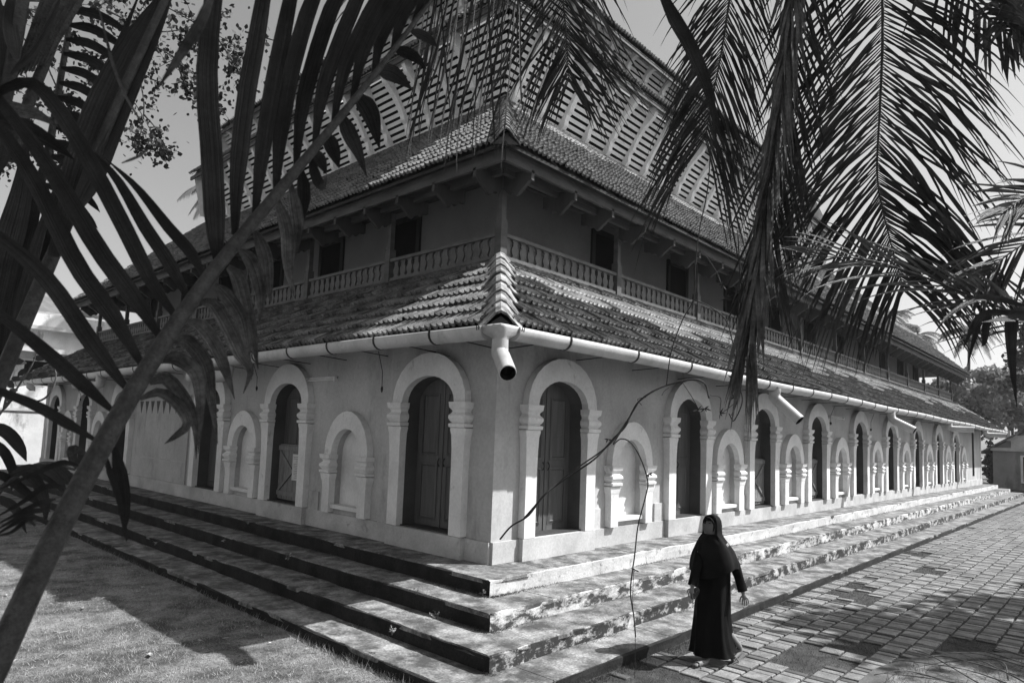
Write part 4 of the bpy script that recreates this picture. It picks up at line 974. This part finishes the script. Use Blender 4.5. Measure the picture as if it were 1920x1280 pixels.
# branch with broad leaves at the left edge
sb = at(-150, 1050, 5.5); sb[2] = GZ
sh = thing('shrub', tuple(sb), 'scraggy shrub branch with broad dark leaves at the left edge', 'shrub')
for pts in ([(-150,1050),(-60,860),(8,765),(40,715),(62,680),(74,640)],[(8,765),(30,745),(70,752),(95,735),(105,700),(90,668)],[(8,765),(12,735),(4,715)]):
    P = [at(p[0], p[1], 5.5) for p in pts]; m = MB(); m.tube(spline(P, 20), [.012-.0004*k for k in range(21)], 6); m.build('branch', M['bark'], sh)
rs2 = random.Random(4)
for x, y in ((20,690),(35,705),(12,712),(50,690),(62,672),(30,728),(50,718),(8,690),(70,705),(26,676),(14,735),(60,700),(45,676)):
    c_ = at(x, y, 5.5); m = MB(); d_ = CR*rs2.uniform(-1,1)+CU*rs2.uniform(-.9,.3)+CF*rs2.uniform(-.5,.5); d_ /= np.linalg.norm(d_)
    ribbon(m, [c_, c_+d_*.03, c_+d_*.065, c_+d_*.09], [.01,.055,.05,.005], rs2.uniform(-.8,.8), .2); m.build('leaf', M['foliage'], sh)
# far trees at the right
def far(px, py, d): return at(px, py, d)
def ground_at(px, d):
    p = at(px, 860, d); p[2] = GZ; return p
def blobset(seed, cx, cy, d, w, h, k):
    r = random.Random(seed); out = [(tuple(far(cx, cy, d)), (w*d/FPX*.6, w*d/FPX*.6, h*d/FPX*.6))]
    for _ in range(k):
        out.append((tuple(far(cx+r.uniform(-w,w)*.75, cy+r.uniform(-h,h)*.7, d+r.uniform(-1.5,1.5))), (w*d/FPX*r.uniform(.3,.5),)*2 + (h*d/FPX*r.uniform(.3,.5),)))
    return out
leafy_tree('broadleaf_tree', ground_at(1800, 60), 'bushy tree with haze-paled leaves rising behind the far right end of the roof', blobset(1, 1800, 765, 60, 75, 70, 9), 9000, .26, 101)
leafy_tree('broadleaf_tree', ground_at(1900, 66), 'broad tree at the right edge behind the small grey house', blobset(2, 1895, 760, 66, 60, 75, 7), 7000, .30, 102)
leafy_tree('broadleaf_tree', ground_at(1985, 58), 'dark tree by the right edge over the small house roof', blobset(3, 1975, 640, 58, 70, 110, 8), 7000, .28, 103, 'foliage')
leafy_tree('ivy_shrub', ground_at(1856, 52), 'dark shrub climbing the wall of the small grey house', blobset(4, 1864, 868, 51.2, 22, 45, 7), 3500, .16, 104, 'foliage', cat='shrub', trunk_r=.06)
leafy_tree('shrub', ground_at(1872, 51), 'low dark shrub at the foot of the small grey house', blobset(5, 1873, 893, 50.6, 20, 18, 3), 1500, .15, 105, 'foliage', cat='shrub', trunk_r=.05)
# tree outside the frame on the right whose shade dapples the pavement
leafy_tree('broadleaf_tree', (13.5, -12.2, GZ), 'spreading tree outside the right edge shading the pavement', [((11.5,-11.3,8.5),(2.2,2.2,1.6)),((9.3,-10.0,8.2),(1.9,1.7,1.2)),((13.5,-12.2,9.5),(2.2,2,1.5)),((8.3,-8.8,7.2),(1.2,1.1,.8)),((10.8,-12.4,7.2),(1.8,1.6,1.1)),((15,-12,8),(1.8,1.8,1.2)),((7.0,-9.6,6.3),(1.1,1.0,.7))], 5200, .26, 106, 'foliage', trunk_r=.25)
# leafy tree behind the photographer: the foreground palm stands in its shade
leafy_tree('broadleaf_tree', (-1.2, -10.6, GZ), 'dense tree behind the photographer that keeps the near palm in shade', [((-2.6,-8.1,8.2),(1.5,1.4,1.0)),((-3.6,-7.2,7.4),(1.1,1.0,.7)),((-1.7,-9.0,8.8),(1.5,1.4,1.0)),((-3.3,-8.6,8.6),(1.1,1.1,.8)),((-2.2,-7.2,8.9),(1.1,1.0,.8)),((-4.3,-8.2,7.6),(1.0,1.0,.6))], 9000, .3, 107, 'foliage', trunk_r=.2)
def far_palm(px, py, d, R, n, seed, label, mat='farleaf', k_=1.0):
    r = random.Random(seed); c_ = at(px, py, d); b_ = c_.copy(); b_[2] = GZ; t = thing('coconut_palm', tuple(b_), label, 'palm', None)
    m = MB(); m.tube([b_, b_*.5+c_*.5+V(.2,.2,0), c_], [.2,.15,.12], 8); m.build('trunk', M['bark'], t)
    for k in range(n):
        az = 2*math.pi*k/n + r.uniform(-.2,.2); el = r.uniform(-.35,1.15); L = R*r.uniform(.8,1.1)
        d_ = V(math.cos(az)*math.cos(el), math.sin(az)*math.cos(el), math.sin(el)); q = c_.copy(); pts = [q.copy()]
        for j in range(9):
            d_ = d_ + V(0,0,-.19); d_ /= np.linalg.norm(d_); q = q + d_*L/9; pts.append(q.copy())
        m = MB(); m.tube(pts, [.035*(1-.09*j) for j in range(10)], 5)
        C_ = spline(pts, 30)
        for j in range(3, 31):
            T = C_[j]-C_[j-1]; T /= np.linalg.norm(T); S = np.cross(T, V(0,0,1)); S /= (np.linalg.norm(S)+1e-9)
            ll = R*.26*math.sin(math.pi*(.15+.78*j/30))*r.uniform(.8,1.1)
            for sg in (-1,1):
                dd = T*.55+S*sg*.75+V(0,0,-.25); dd /= np.linalg.norm(dd); e_ = C_[j]+dd*ll*.55; f_ = e_+(dd+V(0,0,-.6))*ll*.45; w = .035*R/3*k_
                m.add([C_[j]-T*w, C_[j]+T*w, e_+T*w, e_-T*w, f_], [(0,1,2,3),(3,2,4)])
        m.build('frond', M[mat], t)
far_palm(1817, 622, 70, 3.3, 22, 201, 'coconut palm standing highest behind the bushy tree at the right', 'farpalm')
far_palm(1722, 628, 82, 3.4, 16, 202, 'coconut palm half hidden behind the upper roof at the right', 'farpalm')
far_palm(1672, 590, 90, 3.6, 16, 203, 'pale coconut palm behind the hanging fronds above the roof', 'farpalm')
far_palm(1915, 705, 85, 3.4, 16, 204, 'coconut palm low at the right edge behind the trees', 'farpalm')
far_palm(432, 352, 36, 2.7, 22, 205, 'coconut palm behind the left roofs, its pale fronds against the sky')

# ------------------------------------------------------------------ neighbouring buildings
hx = 52.5
house = thing('small_house', (hx, -4, GZ), 'small grey plastered house with sloping roof at the right edge', 'house')
yl = on_x(1846, 900, hx)[1]; zt = on_x(1862, 838, hx)[2]; zr = on_x(1925, 806, hx)[2]; yr = on_x(1925, 806, hx)[1]
sl_ = (zr-zt)/(on_x(1862,838,hx)[1]-yr)
yw = on_x(1862, 880, hx)[1]; ym = yw-6.5
m = MB(); P0 = [(hx, yw, GZ), (hx, ym*2-yw, GZ), (hx, ym*2-yw, zt-.1), (hx, ym, zt-.1+sl_*(yw-ym)), (hx, yw, zt-.1)]
m.prism(P0, [(p[0]+8, p[1], p[2]) for p in P0]); m.build('wall', M['greyhouse'], house)
for s_ in (1, -1):
    y0 = yw+.7 if s_ == 1 else ym*2-yw-.7; m = MB(); z0 = zt - .05 - .7*sl_; z1 = zt+sl_*(yw-ym)
    m.prism([(hx-.5,y0,z0),(hx-.5,ym,z1),(hx-.5,ym,z1+.14),(hx-.5,y0,z0+.14)], [(hx+8.5,y0,z0),(hx+8.5,ym,z1),(hx+8.5,ym,z1+.14),(hx+8.5,y0,z0+.14)]); m.build('roof', M['tile_low'], house)
zl = on_x(1890, 842, hx)[2]
m = MB(); m.box((hx-.25, ym*2-yw, zl-.12), (hx+.02, yw+.1, zl+.1)); m.build('ledge', M['dado'], house)
m = MB(); m.box((hx-.22, yw-1.9, zl+.1), (hx+.02, yw-1.1, zl+1.0)); m.box((hx-.3, yw-1.1, zl+.6), (hx-.02, yw-.8, zl+1.3)); m.build('vent_box', M['dado'], house)
yd = on_x(1914, 880, hx)[1]
m = MB(); m.box((hx-.06, yd-1.6, GZ+.5), (hx+.02, yd, zl-.4)); wn = m.build('window', M['trim'], house)
m = MB(); m.box((hx-.08, yd-1.45, GZ+.6), (hx-.055, yd-.15, zl-.5)); m.build('pane', M['dark'], wn)
# left neighbour: stained white block, sheet roof and compound wall
Yb = 33.0
def zb_(px, py): return on_y(px, py, Yb)[2]
nb = thing('neighbour_building', (-6, Yb, GZ), 'stained white flat-topped building behind the left end of the mosque', 'building')
xr = on_y(235, 600, Yb)[0]; xl = on_y(-250, 650, Yb)[0]
m = MB(); m.box((xl, Yb, GZ), (xr, Yb+8, zb_(100,622))); m.build('wall', M['white2'], nb)
m = MB(); m.box((xl, Yb-.5, zb_(100,622)), (xr+.3, Yb+8, zb_(100,615))); m.build('slab_edge', M['dado'], nb)
m = MB(); m.box((xl, Yb-.35, zb_(100,615)+.003), (xr+.1, Yb+.0, zb_(100,592))); m.build('parapet', M['white2'], nb)
m = MB(); zz0, zz1 = zb_(100,588), zb_(100,556); n_ = 40
for k in range(n_):
    x0, x1 = xl + (xr-xl)*k/n_, xl + (xr-xl)*(k+1)/n_
    m.add([(x0,Yb-.2,zz0),(x1,Yb-.2,zz0+.05*(k%2)),(x1,Yb+6,zz1+.05*(k%2)+.9),(x0,Yb+6,zz1+.9)], [(0,1,2,3)])
m.build('sheet_roof', M['sheet'], nb)
m = MB(); m.box((xl+1, Yb-.9, zb_(130,668)), (xr-.2, Yb, zb_(130,660))); m.build('sunshade', M['dado'], nb)
for px_ in (-40, 40, 120):
    x0 = on_y(px_, 690, Yb)[0]; m = MB(); m.box((x0, Yb-.04, zb_(100,715)), (x0+1.3, Yb+.02, zb_(100,676))); w_ = m.build('window', M['trim'], nb)
    m = MB(); m.box((x0+.1, Yb-.06, zb_(100,712)), (x0+1.2, Yb-.035, zb_(100,680))); m.build('pane', M['dark'], w_)
Yw = 27.5
cw = thing('compound_wall', (-6, Yw, GZ), 'pale plastered compound wall at the far left behind the mosque', 'wall')
zc_ = on_y(40, 770, Yw)[2]; xw0 = on_y(-300, 800, Yw)[0]; xw1 = on_y(130, 800, Yw)[0]
m = MB(); m.box((xw0, Yw, GZ), (xw1, Yw+.22, zc_)); m.build('wall', M['white2'], cw)
m = MB(); m.box((xw0, Yw-.06, zc_), (xw1, Yw+.28, zc_+.1)); m.build('coping', M['dado'], cw)

# ------------------------------------------------------------------ kerbed tree pit at the bottom right
pit = thing('tree_pit', tuple(PIT), 'low round concrete kerb of a tree pit at the bottom right corner', 'kerb')
m = MB(); rows = []
prof = [(-.10,-.05),(-.10,.03),(-.085,.042),(.085,.046),(.10,.03),(.10,-.05)]
for k in range(73):
    a = 2*math.pi*k/72; j = .012*math.sin(a*9)+.008*math.sin(a*23)
    rows.append([PIT + V(math.cos(a)*(PITR+dr+j), math.sin(a)*(PITR+dr+j), dz) for dr, dz in prof])
m.grid(rows, smooth=False); m.build('kerb', M['concrete'], pit)
m = MB(); rows = []
rp2 = random.Random(3)
for i in range(9):
    R_ = PITR*i/8*.99; rows.append([PIT + V(math.cos(2*math.pi*k/40)*R_, math.sin(2*math.pi*k/40)*R_, .02+.06*(1-i/8)+rp2.uniform(-.015,.015)) for k in range(40)])
m.grid(rows, closed=True); m.build('soil', M['earth'], pit)
for k in range(16):
    a0 = rp2.uniform(.3, 1.6); p = PIT + V(math.cos(a0)*PITR*rp2.uniform(.5,.9), math.sin(a0)*PITR*rp2.uniform(.5,.9), .09)
    q = PIT + V(math.cos(a0+rp2.uniform(-.25,.25))*PITR*1.0, math.sin(a0+rp2.uniform(-.25,.25))*PITR*1.0, .13)
    m = MB(); m.tube(spline([p, (p+q)/2+V(rp2.gauss(0,.1),rp2.gauss(0,.1),.06), q], 8), [rp2.uniform(.005,.011)*(1-.07*j) for j in range(9)], 6); m.build('dry_root', M['bark'], pit)

# ------------------------------------------------------------------ grass, weeds, litter
def blades(m, x, y, z, r, h, w, lean=.5):
    a = r.uniform(0, 6.283); b_ = r.uniform(0, 6.283); c, s = math.cos(a)*w, math.sin(a)*w; l = h*lean*r.uniform(.2,1.4)
    m.add([(x-c,y-s,z),(x+c,y+s,z),(x+math.cos(b_)*l,y+math.sin(b_)*l,z+h)], [(0,1,2)])
rgx = random.Random(17)
m = MB(); n = 0
while n < 60000:
    x = rgx.uniform(-6.6, -2.28); y = -1.4 + 14*rgx.random()**1.9
    if x < -6 and y < -1: continue
    if math.sin(x*2.1+1.3*math.sin(y*1.7))*math.sin(y*1.9+x) < rgx.uniform(-1.1,.25): 
        if rgx.random() < .72: continue
    blades(m, x, y, GZ-.005, rgx, rgx.uniform(.015,.045), rgx.uniform(.002,.0042), 1.2); n += 1
for k in range(2600):     # longer tufts against the bottom step
    y = -1.4 + 12*rgx.random()**1.6; x = -2.30 - abs(rgx.gauss(0,.05)); blades(m, x, y, GZ-.005, rgx, rgx.uniform(.03,.12)*(1 if rgx.random() < .3 else .5), .0028, .8)
o = m.build('dry_grass', M['grass']); props(o, 'short dry grass covering the earth left of the steps', 'grass', kind='stuff')
m = MB()
for px_, py_, r_ in grass_patches:
    for k in range(int(2600*r_)):
        a = rgx.uniform(0, 6.283); q = r_*math.sqrt(rgx.random())*1.1; x, y = px_+math.cos(a)*q, py_+math.sin(a)*q/1.3
        if y > -2.3: continue
        blades(m, x, y, GZ, rgx, rgx.uniform(.015,.05), .0022, .9)
for k in range(5000):
    x = -1 + 16*rgx.random()**1.5; y = -2.3 - abs(rgx.gauss(0,.07)); blades(m, x, y, GZ, rgx, rgx.uniform(.015,.07), .0028, .8)
for k in range(900):
    a = rgx.uniform(.2, 2.2); q = PITR - .1 - abs(rgx.gauss(0,.5)); blades(m, PIT[0]+math.cos(a)*q, PIT[1]+math.sin(a)*q, GZ+.05, rgx, rgx.uniform(.03,.12), .0025, .9)
o = m.build('green_grass', M['grassdark']); props(o, 'short dark grass growing between the pavers', 'grass', kind='stuff')
m = MB()
for k in range(230):
    x = rgx.uniform(-6, -2.4); y = -1.2 + 9*rgx.random()**1.5
    c_ = V(x, y, GZ+.025); a = rgx.uniform(0,6.283); d_ = V(math.cos(a), math.sin(a), rgx.uniform(-.1,.25)); l = rgx.uniform(.02,.06)*(2.6 if rgx.random() < .14 else 1)
    ribbon(m, [c_-d_*l*.5, c_, c_+d_*l*.5], [.004,l*.4,.003], rgx.uniform(-.5,.5), .5, face=V(.1,.1,-1))
for k in range(60):
    x = rgx.uniform(-6, -2.4); y = -1.2 + 7*rgx.random()**1.5; a = rgx.uniform(0,6.283); l = rgx.uniform(.04,.22); c_ = V(x,y,GZ+.02); d_ = V(math.cos(a),math.sin(a),.05)
    m.tube([c_-d_*l/2, c_+V(rgx.gauss(0,.01),rgx.gauss(0,.01),.006), c_+d_*l/2], .003, 4)
o = m.build('leaf_litter', M['litter']); props(o, 'fallen dry leaves and scraps scattered on the grass', 'litter', kind='stuff')
m = MB()      # dirt, moss and seedlings caught in the angles of the steps
for i in range(1, 4):
    for side, L_, n_ in (('R', LR, 2600), ('L', LL, 2200)):
        mp = side_map(side)
        for k in range(n_):
            t = -D[i] + (L_*.6)*rgx.random()**1.6; s_ = math.sin(t*1.7+i*2.1)*math.sin(t*.63+i)
            if s_ < rgx.uniform(-.5,.5): continue
            p = mp(t, -D[i]-abs(rgx.gauss(0,.035)), ZT[i]-.002); blades(m, p[0], p[1], p[2], rgx, rgx.uniform(.008,.04)*(1.8 if rgx.random() < .06 else 1), .004, 1.3)
o = m.build('step_moss', M['grassdark']); props(o, 'dark moss and seedlings growing in the angles of the steps', 'moss', kind='stuff')
WEEDS = [(780,1115,'small leafy weed in the corner below the top step'),(905,1118,'tiny weed at the corner joint of the top step'),(735,1190,'sprouting weed with round leaves on the third step riser'),(908,1175,'tall grass blade tuft by the second step corner'),
         (818,1160,'mossy weed clump on the second step left of the corner'),(1030,1222,'scrubby weed in the joint under the third step'),(945,1250,'flat creeping weed on the bottom step near the corner'),
         (420,1016,'weed clump with pale leaves on the left steps'),(540,1050,'pale leafed weed on the dark left riser'),(290,1022,'weed tuft low on the left steps')]
rw = random.Random(6)
for x, y, lab in WEEDS:
    zz = -.2 if y < 1130 else (-.41 if y < 1200 else -.585)
    c_ = on_ground(x, y, zz); t = thing('weed', tuple(c_), lab, 'weed'); 
    for k in range(rw.randint(3,6)):
        m = MB(); d_ = V(rw.gauss(0,.5), rw.gauss(0,.5), 1); d_ /= np.linalg.norm(d_); h = rw.uniform(.04,.11); e_ = c_+d_*h
        m.tube([c_, (c_+e_)/2+V(rw.gauss(0,.006),rw.gauss(0,.006),0), e_], .0018, 4)
        for q in range(4):
            s_ = V(rw.gauss(0,1), rw.gauss(0,1), rw.uniform(-.2,.5)); s_ /= np.linalg.norm(s_); f_ = c_+d_*h*rw.uniform(.5,1)
            ribbon(m, [f_, f_+s_*.012, f_+s_*.026], [.004,.016,.002], 0, .2)
        m.build('sprig', M['grass'] if k % 2 else M['grassdark'], t)
# ------------------------------------------------------------------ the woman walking on the pavement
WF = on_ground(1312, 1246, GZ); WF[2] = GZ + .026
ER = V(.678, -.735, 0); EF = V(.735, .678, 0); EZ = V(0,0,1)
def wp(r, f, z): return WF + ER*r + EF*f + EZ*z
person = thing('person', tuple(wp(.14, .05, 0)), 'person in long black gown, black head scarf and face mask walking along the pavement', 'person')
# facing direction: towards the left of the picture and slightly towards the camera
FW = ER*-.80 + EF*-.60; LFT = np.cross(EZ, FW)
# body: one skinned figure
me = bpy.data.meshes.new('body'); VV = []; EE = []; RR = []
def vtx(p, r, par=None):
    VV.append(tuple(V(*p) - ORG[person.name])); RR.append(r if hasattr(r,'__len__') else (r,r))
    if par is not None: EE.append((par, len(VV)-1))
    return len(VV)-1
cx, cf = .165, .06
pel = vtx(wp(cx,cf,.84), (.13,.12)); sp1 = vtx(wp(cx,cf,1.02), (.12,.10), pel); sp2 = vtx(wp(cx-.01,cf-.01,1.20), (.145,.11), sp1); sh0 = vtx(wp(cx-.015,cf-.01,1.32), (.09,.08), sp2)
nk = vtx(wp(cx-.025,cf-.02,1.40), .05, sh0); hd0 = vtx(wp(cx-.035,cf-.03,1.455), (.068,.072), nk); hd1 = vtx(wp(cx-.035,cf-.03,1.52), (.080,.090), hd0); hd2 = vtx(wp(cx-.03,cf-.025,1.585), (.065,.075), hd1)
def arm(s, elbow, wrist, palm, fing):
    sh = vtx(wp(cx,cf,1.30) + LFT*s*.155, .058, sh0); el = vtx(elbow, .040, sh); wr = vtx(wrist, .024, el); pm = vtx(palm, (.030,.020), wr)
    d = palm-wrist; d /= np.linalg.norm(d); sd = np.cross(d, EF); sd /= np.linalg.norm(sd)
    for k, (o, l) in enumerate(((-.030,.062),(-.011,.076),(.010,.080),(.029,.068))):
        a = vtx(palm + d*.028 + sd*o, .0085, pm); b_ = vtx(palm + d*(.028+l*.55) + sd*o*1.2 + fing*.012, .0080, a); vtx(palm + d*(.028+l*.95) + sd*o*1.25 + fing*.034, .0065, b_)
    a = vtx(palm - d*.012 + sd*-.034, .010, pm); b_ = vtx(palm + d*.018 + sd*-.052 + fing*.008, .0085, a); vtx(palm + d*.045 + sd*-.056 + fing*.02, .007, b_)
# right hand (left in the picture) holds a dark purse; left hand swings back
rh_w = wp(-.125, -.12, .87); rh_p = wp(-.135, -.135, .81)
arm(-1, wp(-.055, -.05, 1.08), rh_w, rh_p, EF*.6+ER*.6)
lh_w = wp(.470, .0, .80); lh_p = wp(.492, .0, .735)
arm(1, wp(.41, .02, 1.02), lh_w, lh_p, -ER*.6-EF*.3)
def leg(s, knee, ankle, heel, toe):
    h = vtx(wp(cx,cf,.80)+LFT*s*.085, .085, pel); k = vtx(knee, .055, h); a = vtx(ankle, .034, k); hh = vtx(heel, .030, a); b_ = vtx((heel*.35+toe*.65)+EZ*.006, (.038,.022), hh); 
    d = toe-heel; d /= np.linalg.norm(d); sd = np.cross(d, EZ)
    for q, o in enumerate((-.03,-.014,.002,.016,.03)):
        vtx(toe + sd*o - d*(.004*abs(q-1)), .010, b_)
f_heel = wp(.05,-.08,.035); f_toe = wp(.05,-.08,.03)+FW*.21
leg(-1, wp(.115,.02,.44), wp(.105,.02,.09), f_heel, f_toe)
b_toe = wp(.36,.0,.03); b_heel = b_toe - FW*.16 + EZ*.075
leg(1, wp(.235,.06,.44), b_heel+EZ*.055+FW*.015, b_heel, b_toe)
me.from_pydata(VV, EE, []); body = bpy.data.objects.new('body', me); COL.objects.link(body); body.parent = person
sm = body.modifiers.new('skin', 'SKIN'); sm.use_smooth_shade = True
for i, sv in enumerate(me.skin_vertices[0].data): sv.radius = RR[i]; sv.use_root = (i == 0)
ss = body.modifiers.new('sub', 'SUBSURF'); ss.levels = 1; ss.render_levels = 1
me.materials.append(M['skin']); ORG[body.name] = ORG[person.name]
# face features
hc = wp(cx-.035, cf-.03, 1.515)
m = MB(); up_ = EZ
m.tube([hc+FW*.088+EZ*.03, hc+FW*.104+EZ*.008, hc+FW*.112-EZ*.012], [.007,.010,.012], 6); m.build('nose', M['skin'], person)
for s in (-1, 1):
    m = MB(); e0 = hc+FW*.084+LFT*s*.031+EZ*.026; m.tube([e0-LFT*.014, e0+FW*.003, e0+LFT*.014], [.002,.0062,.002], 6); m.build('eye', M['clip'], person)
    m = MB(); e0 = hc+FW*.088+LFT*s*.031+EZ*.046; m.tube([e0-LFT*.018, e0+EZ*.004, e0+LFT*.018], [.002,.0035,.002], 5); m.build('eyebrow', M['black'], person)
m = MB(); rows = []
for k in range(7):
    z = .018 - .115*k/6; row = []
    for j in range(11):
        a = -1.15+2.3*j/10; r_ = (.101 + .018*math.sin(math.pi*k/6)*math.exp(-(a*1.6)**2)) * (1-.16*(k/6)**2)
        row.append(hc + FW*math.cos(a)*r_*1.14 + LFT*math.sin(a)*r_*.86 + EZ*z)
    rows.append(row)
m.grid(rows); m.build('face_mask', M['mask'], person)
# gown
rf_ = random.Random(4)
m = MB(); rows = []; NS = 56
prof = [(.085,.175,.255,.20,.034),(.10,.172,.250,.195,.034),(.15,.163,.232,.185,.032),(.30,.150,.208,.172,.028),(.50,.146,.190,.158,.024),(.70,.152,.190,.154,.018),(.85,.158,.186,.152,.012),(1.0,.160,.188,.146,.010),(1.12,.160,.182,.140,.005),(1.24,.158,.186,.130,.004),(1.31,.152,.165,.115,.0),(1.36,.145,.11,.09,0),(1.40,.14,.065,.065,0)]
for z, c0, hr, hf, am in prof:
    row = []
    for k in range(NS):
        a = 2*math.pi*k/NS
        fold = am*(math.sin(5*a+1.0+z*1.4)+.7*math.sin(9*a+2.2-z*2)+.4*math.sin(14*a+z*3))
        rr_ = 1 + fold/max(hr,.05)*.6
        zz = z + (.06*max(0, math.cos(a-.35))**2 if z < .09 else (.05*max(0, math.cos(a-.35))**2 if z < .11 else 0))
        row.append(wp(c0 + hr*rr_*math.cos(a), cf + hf*rr_*math.sin(a), zz))
    rows.append(row)
m.grid(rows, closed=True); m.build('gown', M['black'], person)
def sleeve(a, b_, c_, s):
    m = MB(); P = spline([wp(cx,cf,1.27)+LFT*s*.09, wp(cx,cf,1.22)*.55+LFT*s*.09+a*.45, a, c_], 14); R_ = [.060,.078,.084,.080,.076,.072,.068,.064,.060,.057,.054,.052,.051,.052,.054]
    rows = []
    for i, p in enumerate(P):
        t = P[min(i+1,14)]-P[max(i-1,0)]; t /= np.linalg.norm(t); u = np.cross(t, EF); u /= np.linalg.norm(u); v_ = np.cross(t, u)
        rows.append([p + (u*math.cos(q)+v_*math.sin(q))*R_[i]*(1+.05*math.sin(3*q+i)+.03*math.sin(i*2.1)) for q in [2*math.pi*k/18 for k in range(18)]])
    m.grid(rows, closed=True); m.build('sleeve', M['black'], person)
sleeve(wp(-.055,-.05,1.08), rh_w, rh_w*.9+rh_p*.1, -1); sleeve(wp(.41,.02,1.02), lh_w, lh_w*.9+lh_p*.1, 1)
# head scarf: hood with an opening for the face, falling over shoulders and chest
m = MB(); rows = []; N2 = 44
hood = [(1.632,.012,0),(1.622,.055,0),(1.60,.085,0),(1.56,.106,0),(1.51,.114,0),(1.46,.113,0),(1.41,.118,0),(1.36,.142,0),(1.30,.180,0),(1.24,.212,0),(1.18,.236,0),(1.12,.252,0),(1.06,.262,0),(1.01,.264,0)]
for i, (z, r_, _) in enumerate(hood):
    row = []
    for k in range(N2):
        a = 2*math.pi*k/N2     # 0 = straight ahead
        fr_ = math.cos(a)
        rr_ = r_*(1+.02*math.sin(7*a+z*9)) if z > 1.36 else r_*(1+.035*math.sin(6*a+1.3)+.02*math.sin(11*a+z*5))
        side = .92 if z > 1.4 else 1.06; depth = 1.08 if z > 1.4 else .86
        zz = z
        if z < 1.3: zz = z + .04*(abs(math.sin(a))**2)*((1.3-z)/.23) - .06*max(0,fr_)*((1.3-z)/.23)
        cc = wp(cx-.035,cf-.03,zz) if z > 1.4 else wp(cx-.035+.035*min(1,(1.4-z)/.15), cf-.03+.03*min(1,(1.4-z)/.15), zz)
        # pull the cloth back round the face
        if 1.40 < z < 1.605 and fr_ > .42: rr_ *= .55
        row.append(cc + FW*fr_*rr_*depth + LFT*math.sin(a)*rr_*side)
    rows.append(row)
m.grid(rows, closed=True); m.build('head_scarf', M['scarf'], person)
m = MB(); rim = []
for k in range(25):
    a = 2*math.pi*k/24; rim.append(hc + FW*(.072-.012*abs(math.cos(a))) + LFT*math.cos(a)*.070 + EZ*(-.008+.088*math.sin(a)))
m.tube(rim, .012, 6, cap=False); m.build('scarf_edge', M['scarf'], person)
for heel, toe, tilt in ((f_heel, f_toe, 0), (b_heel, b_toe, 1)):
    m = MB(); d = toe-heel; L_ = np.linalg.norm(d); d /= L_; sd = np.cross(d, EZ); sd /= np.linalg.norm(sd); up2 = np.cross(sd, d)
    out = []
    for u, w in ((-.16,.020),(-.12,.032),(.1,.036),(.45,.034),(.75,.045),(.95,.044),(1.08,.032),(1.14,.012)):
        out.append((u, w))
    pl = [heel + d*u*L_ + sd*w for u, w in out] + [heel + d*u*L_ - sd*w for u, w in reversed(out)]
    m.prism([p - up2*.050 for p in pl], [p - up2*.030 for p in pl]); sd_ = m.build('sandal', M['sole'], person)
    m = MB(); c0 = heel + d*.72*L_; m.tube([c0-sd*.043-up2*.03, c0-sd*.03+up2*.020, c0+up2*.032, c0+sd*.03+up2*.020, c0+sd*.043-up2*.03], .007, 6); m.build('strap', M['sole'], sd_)
# purse in her hand
pc = rh_p + V(0,0,-.03) + ER*.035
purse = thing('purse', tuple(pc), 'small dark purse held in the right hand of the walking person', 'purse')
m = MB(); rows = []
for k in range(9):
    u = -1+2*k/8; s_ = math.sqrt(max(.02, 1-u**4)); row = []
    for j in range(14):
        a = 2*math.pi*j/14; row.append(pc + (ER*.45+EZ*.85)*u*.075 + (ER*.85-EZ*.45)*math.cos(a)*.040*s_ + EF*math.sin(a)*.016*s_)
    rows.append(row)
m.grid(rows, closed=True); m.add(rows[0], [tuple(range(13,-1,-1))]); m.add(rows[-1], [tuple(range(14))]); m.build('pouch', M['clip'], purse)
m = MB(); m.tube([pc+(ER*.45+EZ*.85)*.074+EF*-.005, pc+(ER*.45+EZ*.85)*.02-EF*.018, pc-(ER*.45+EZ*.85)*.07-EF*.006], .003, 5); m.build('zip', M['mask'], purse)
# ------------------------------------------------------------------ thin haze in the air
hz = MB(); hz.box((-705,-705,GZ-1),(705,705,27))
hm = bpy.data.materials.new('haze'); hm.use_nodes = True; t = hm.node_tree; t.nodes.clear(); o_ = t.nodes.new('ShaderNodeOutputMaterial'); pv = t.nodes.new('ShaderNodeVolumePrincipled')
pv.inputs['Color'].default_value = (.9,.9,.9,1); pv.inputs['Density'].default_value = .0004; pv.inputs['Anisotropy'].default_value = .3; t.links.new(pv.outputs[0], o_.inputs['Volume'])
ho = hz.build('haze', hm); props(ho, 'thin pale haze filling the air around the whole scene', 'haze', kind='stuff')
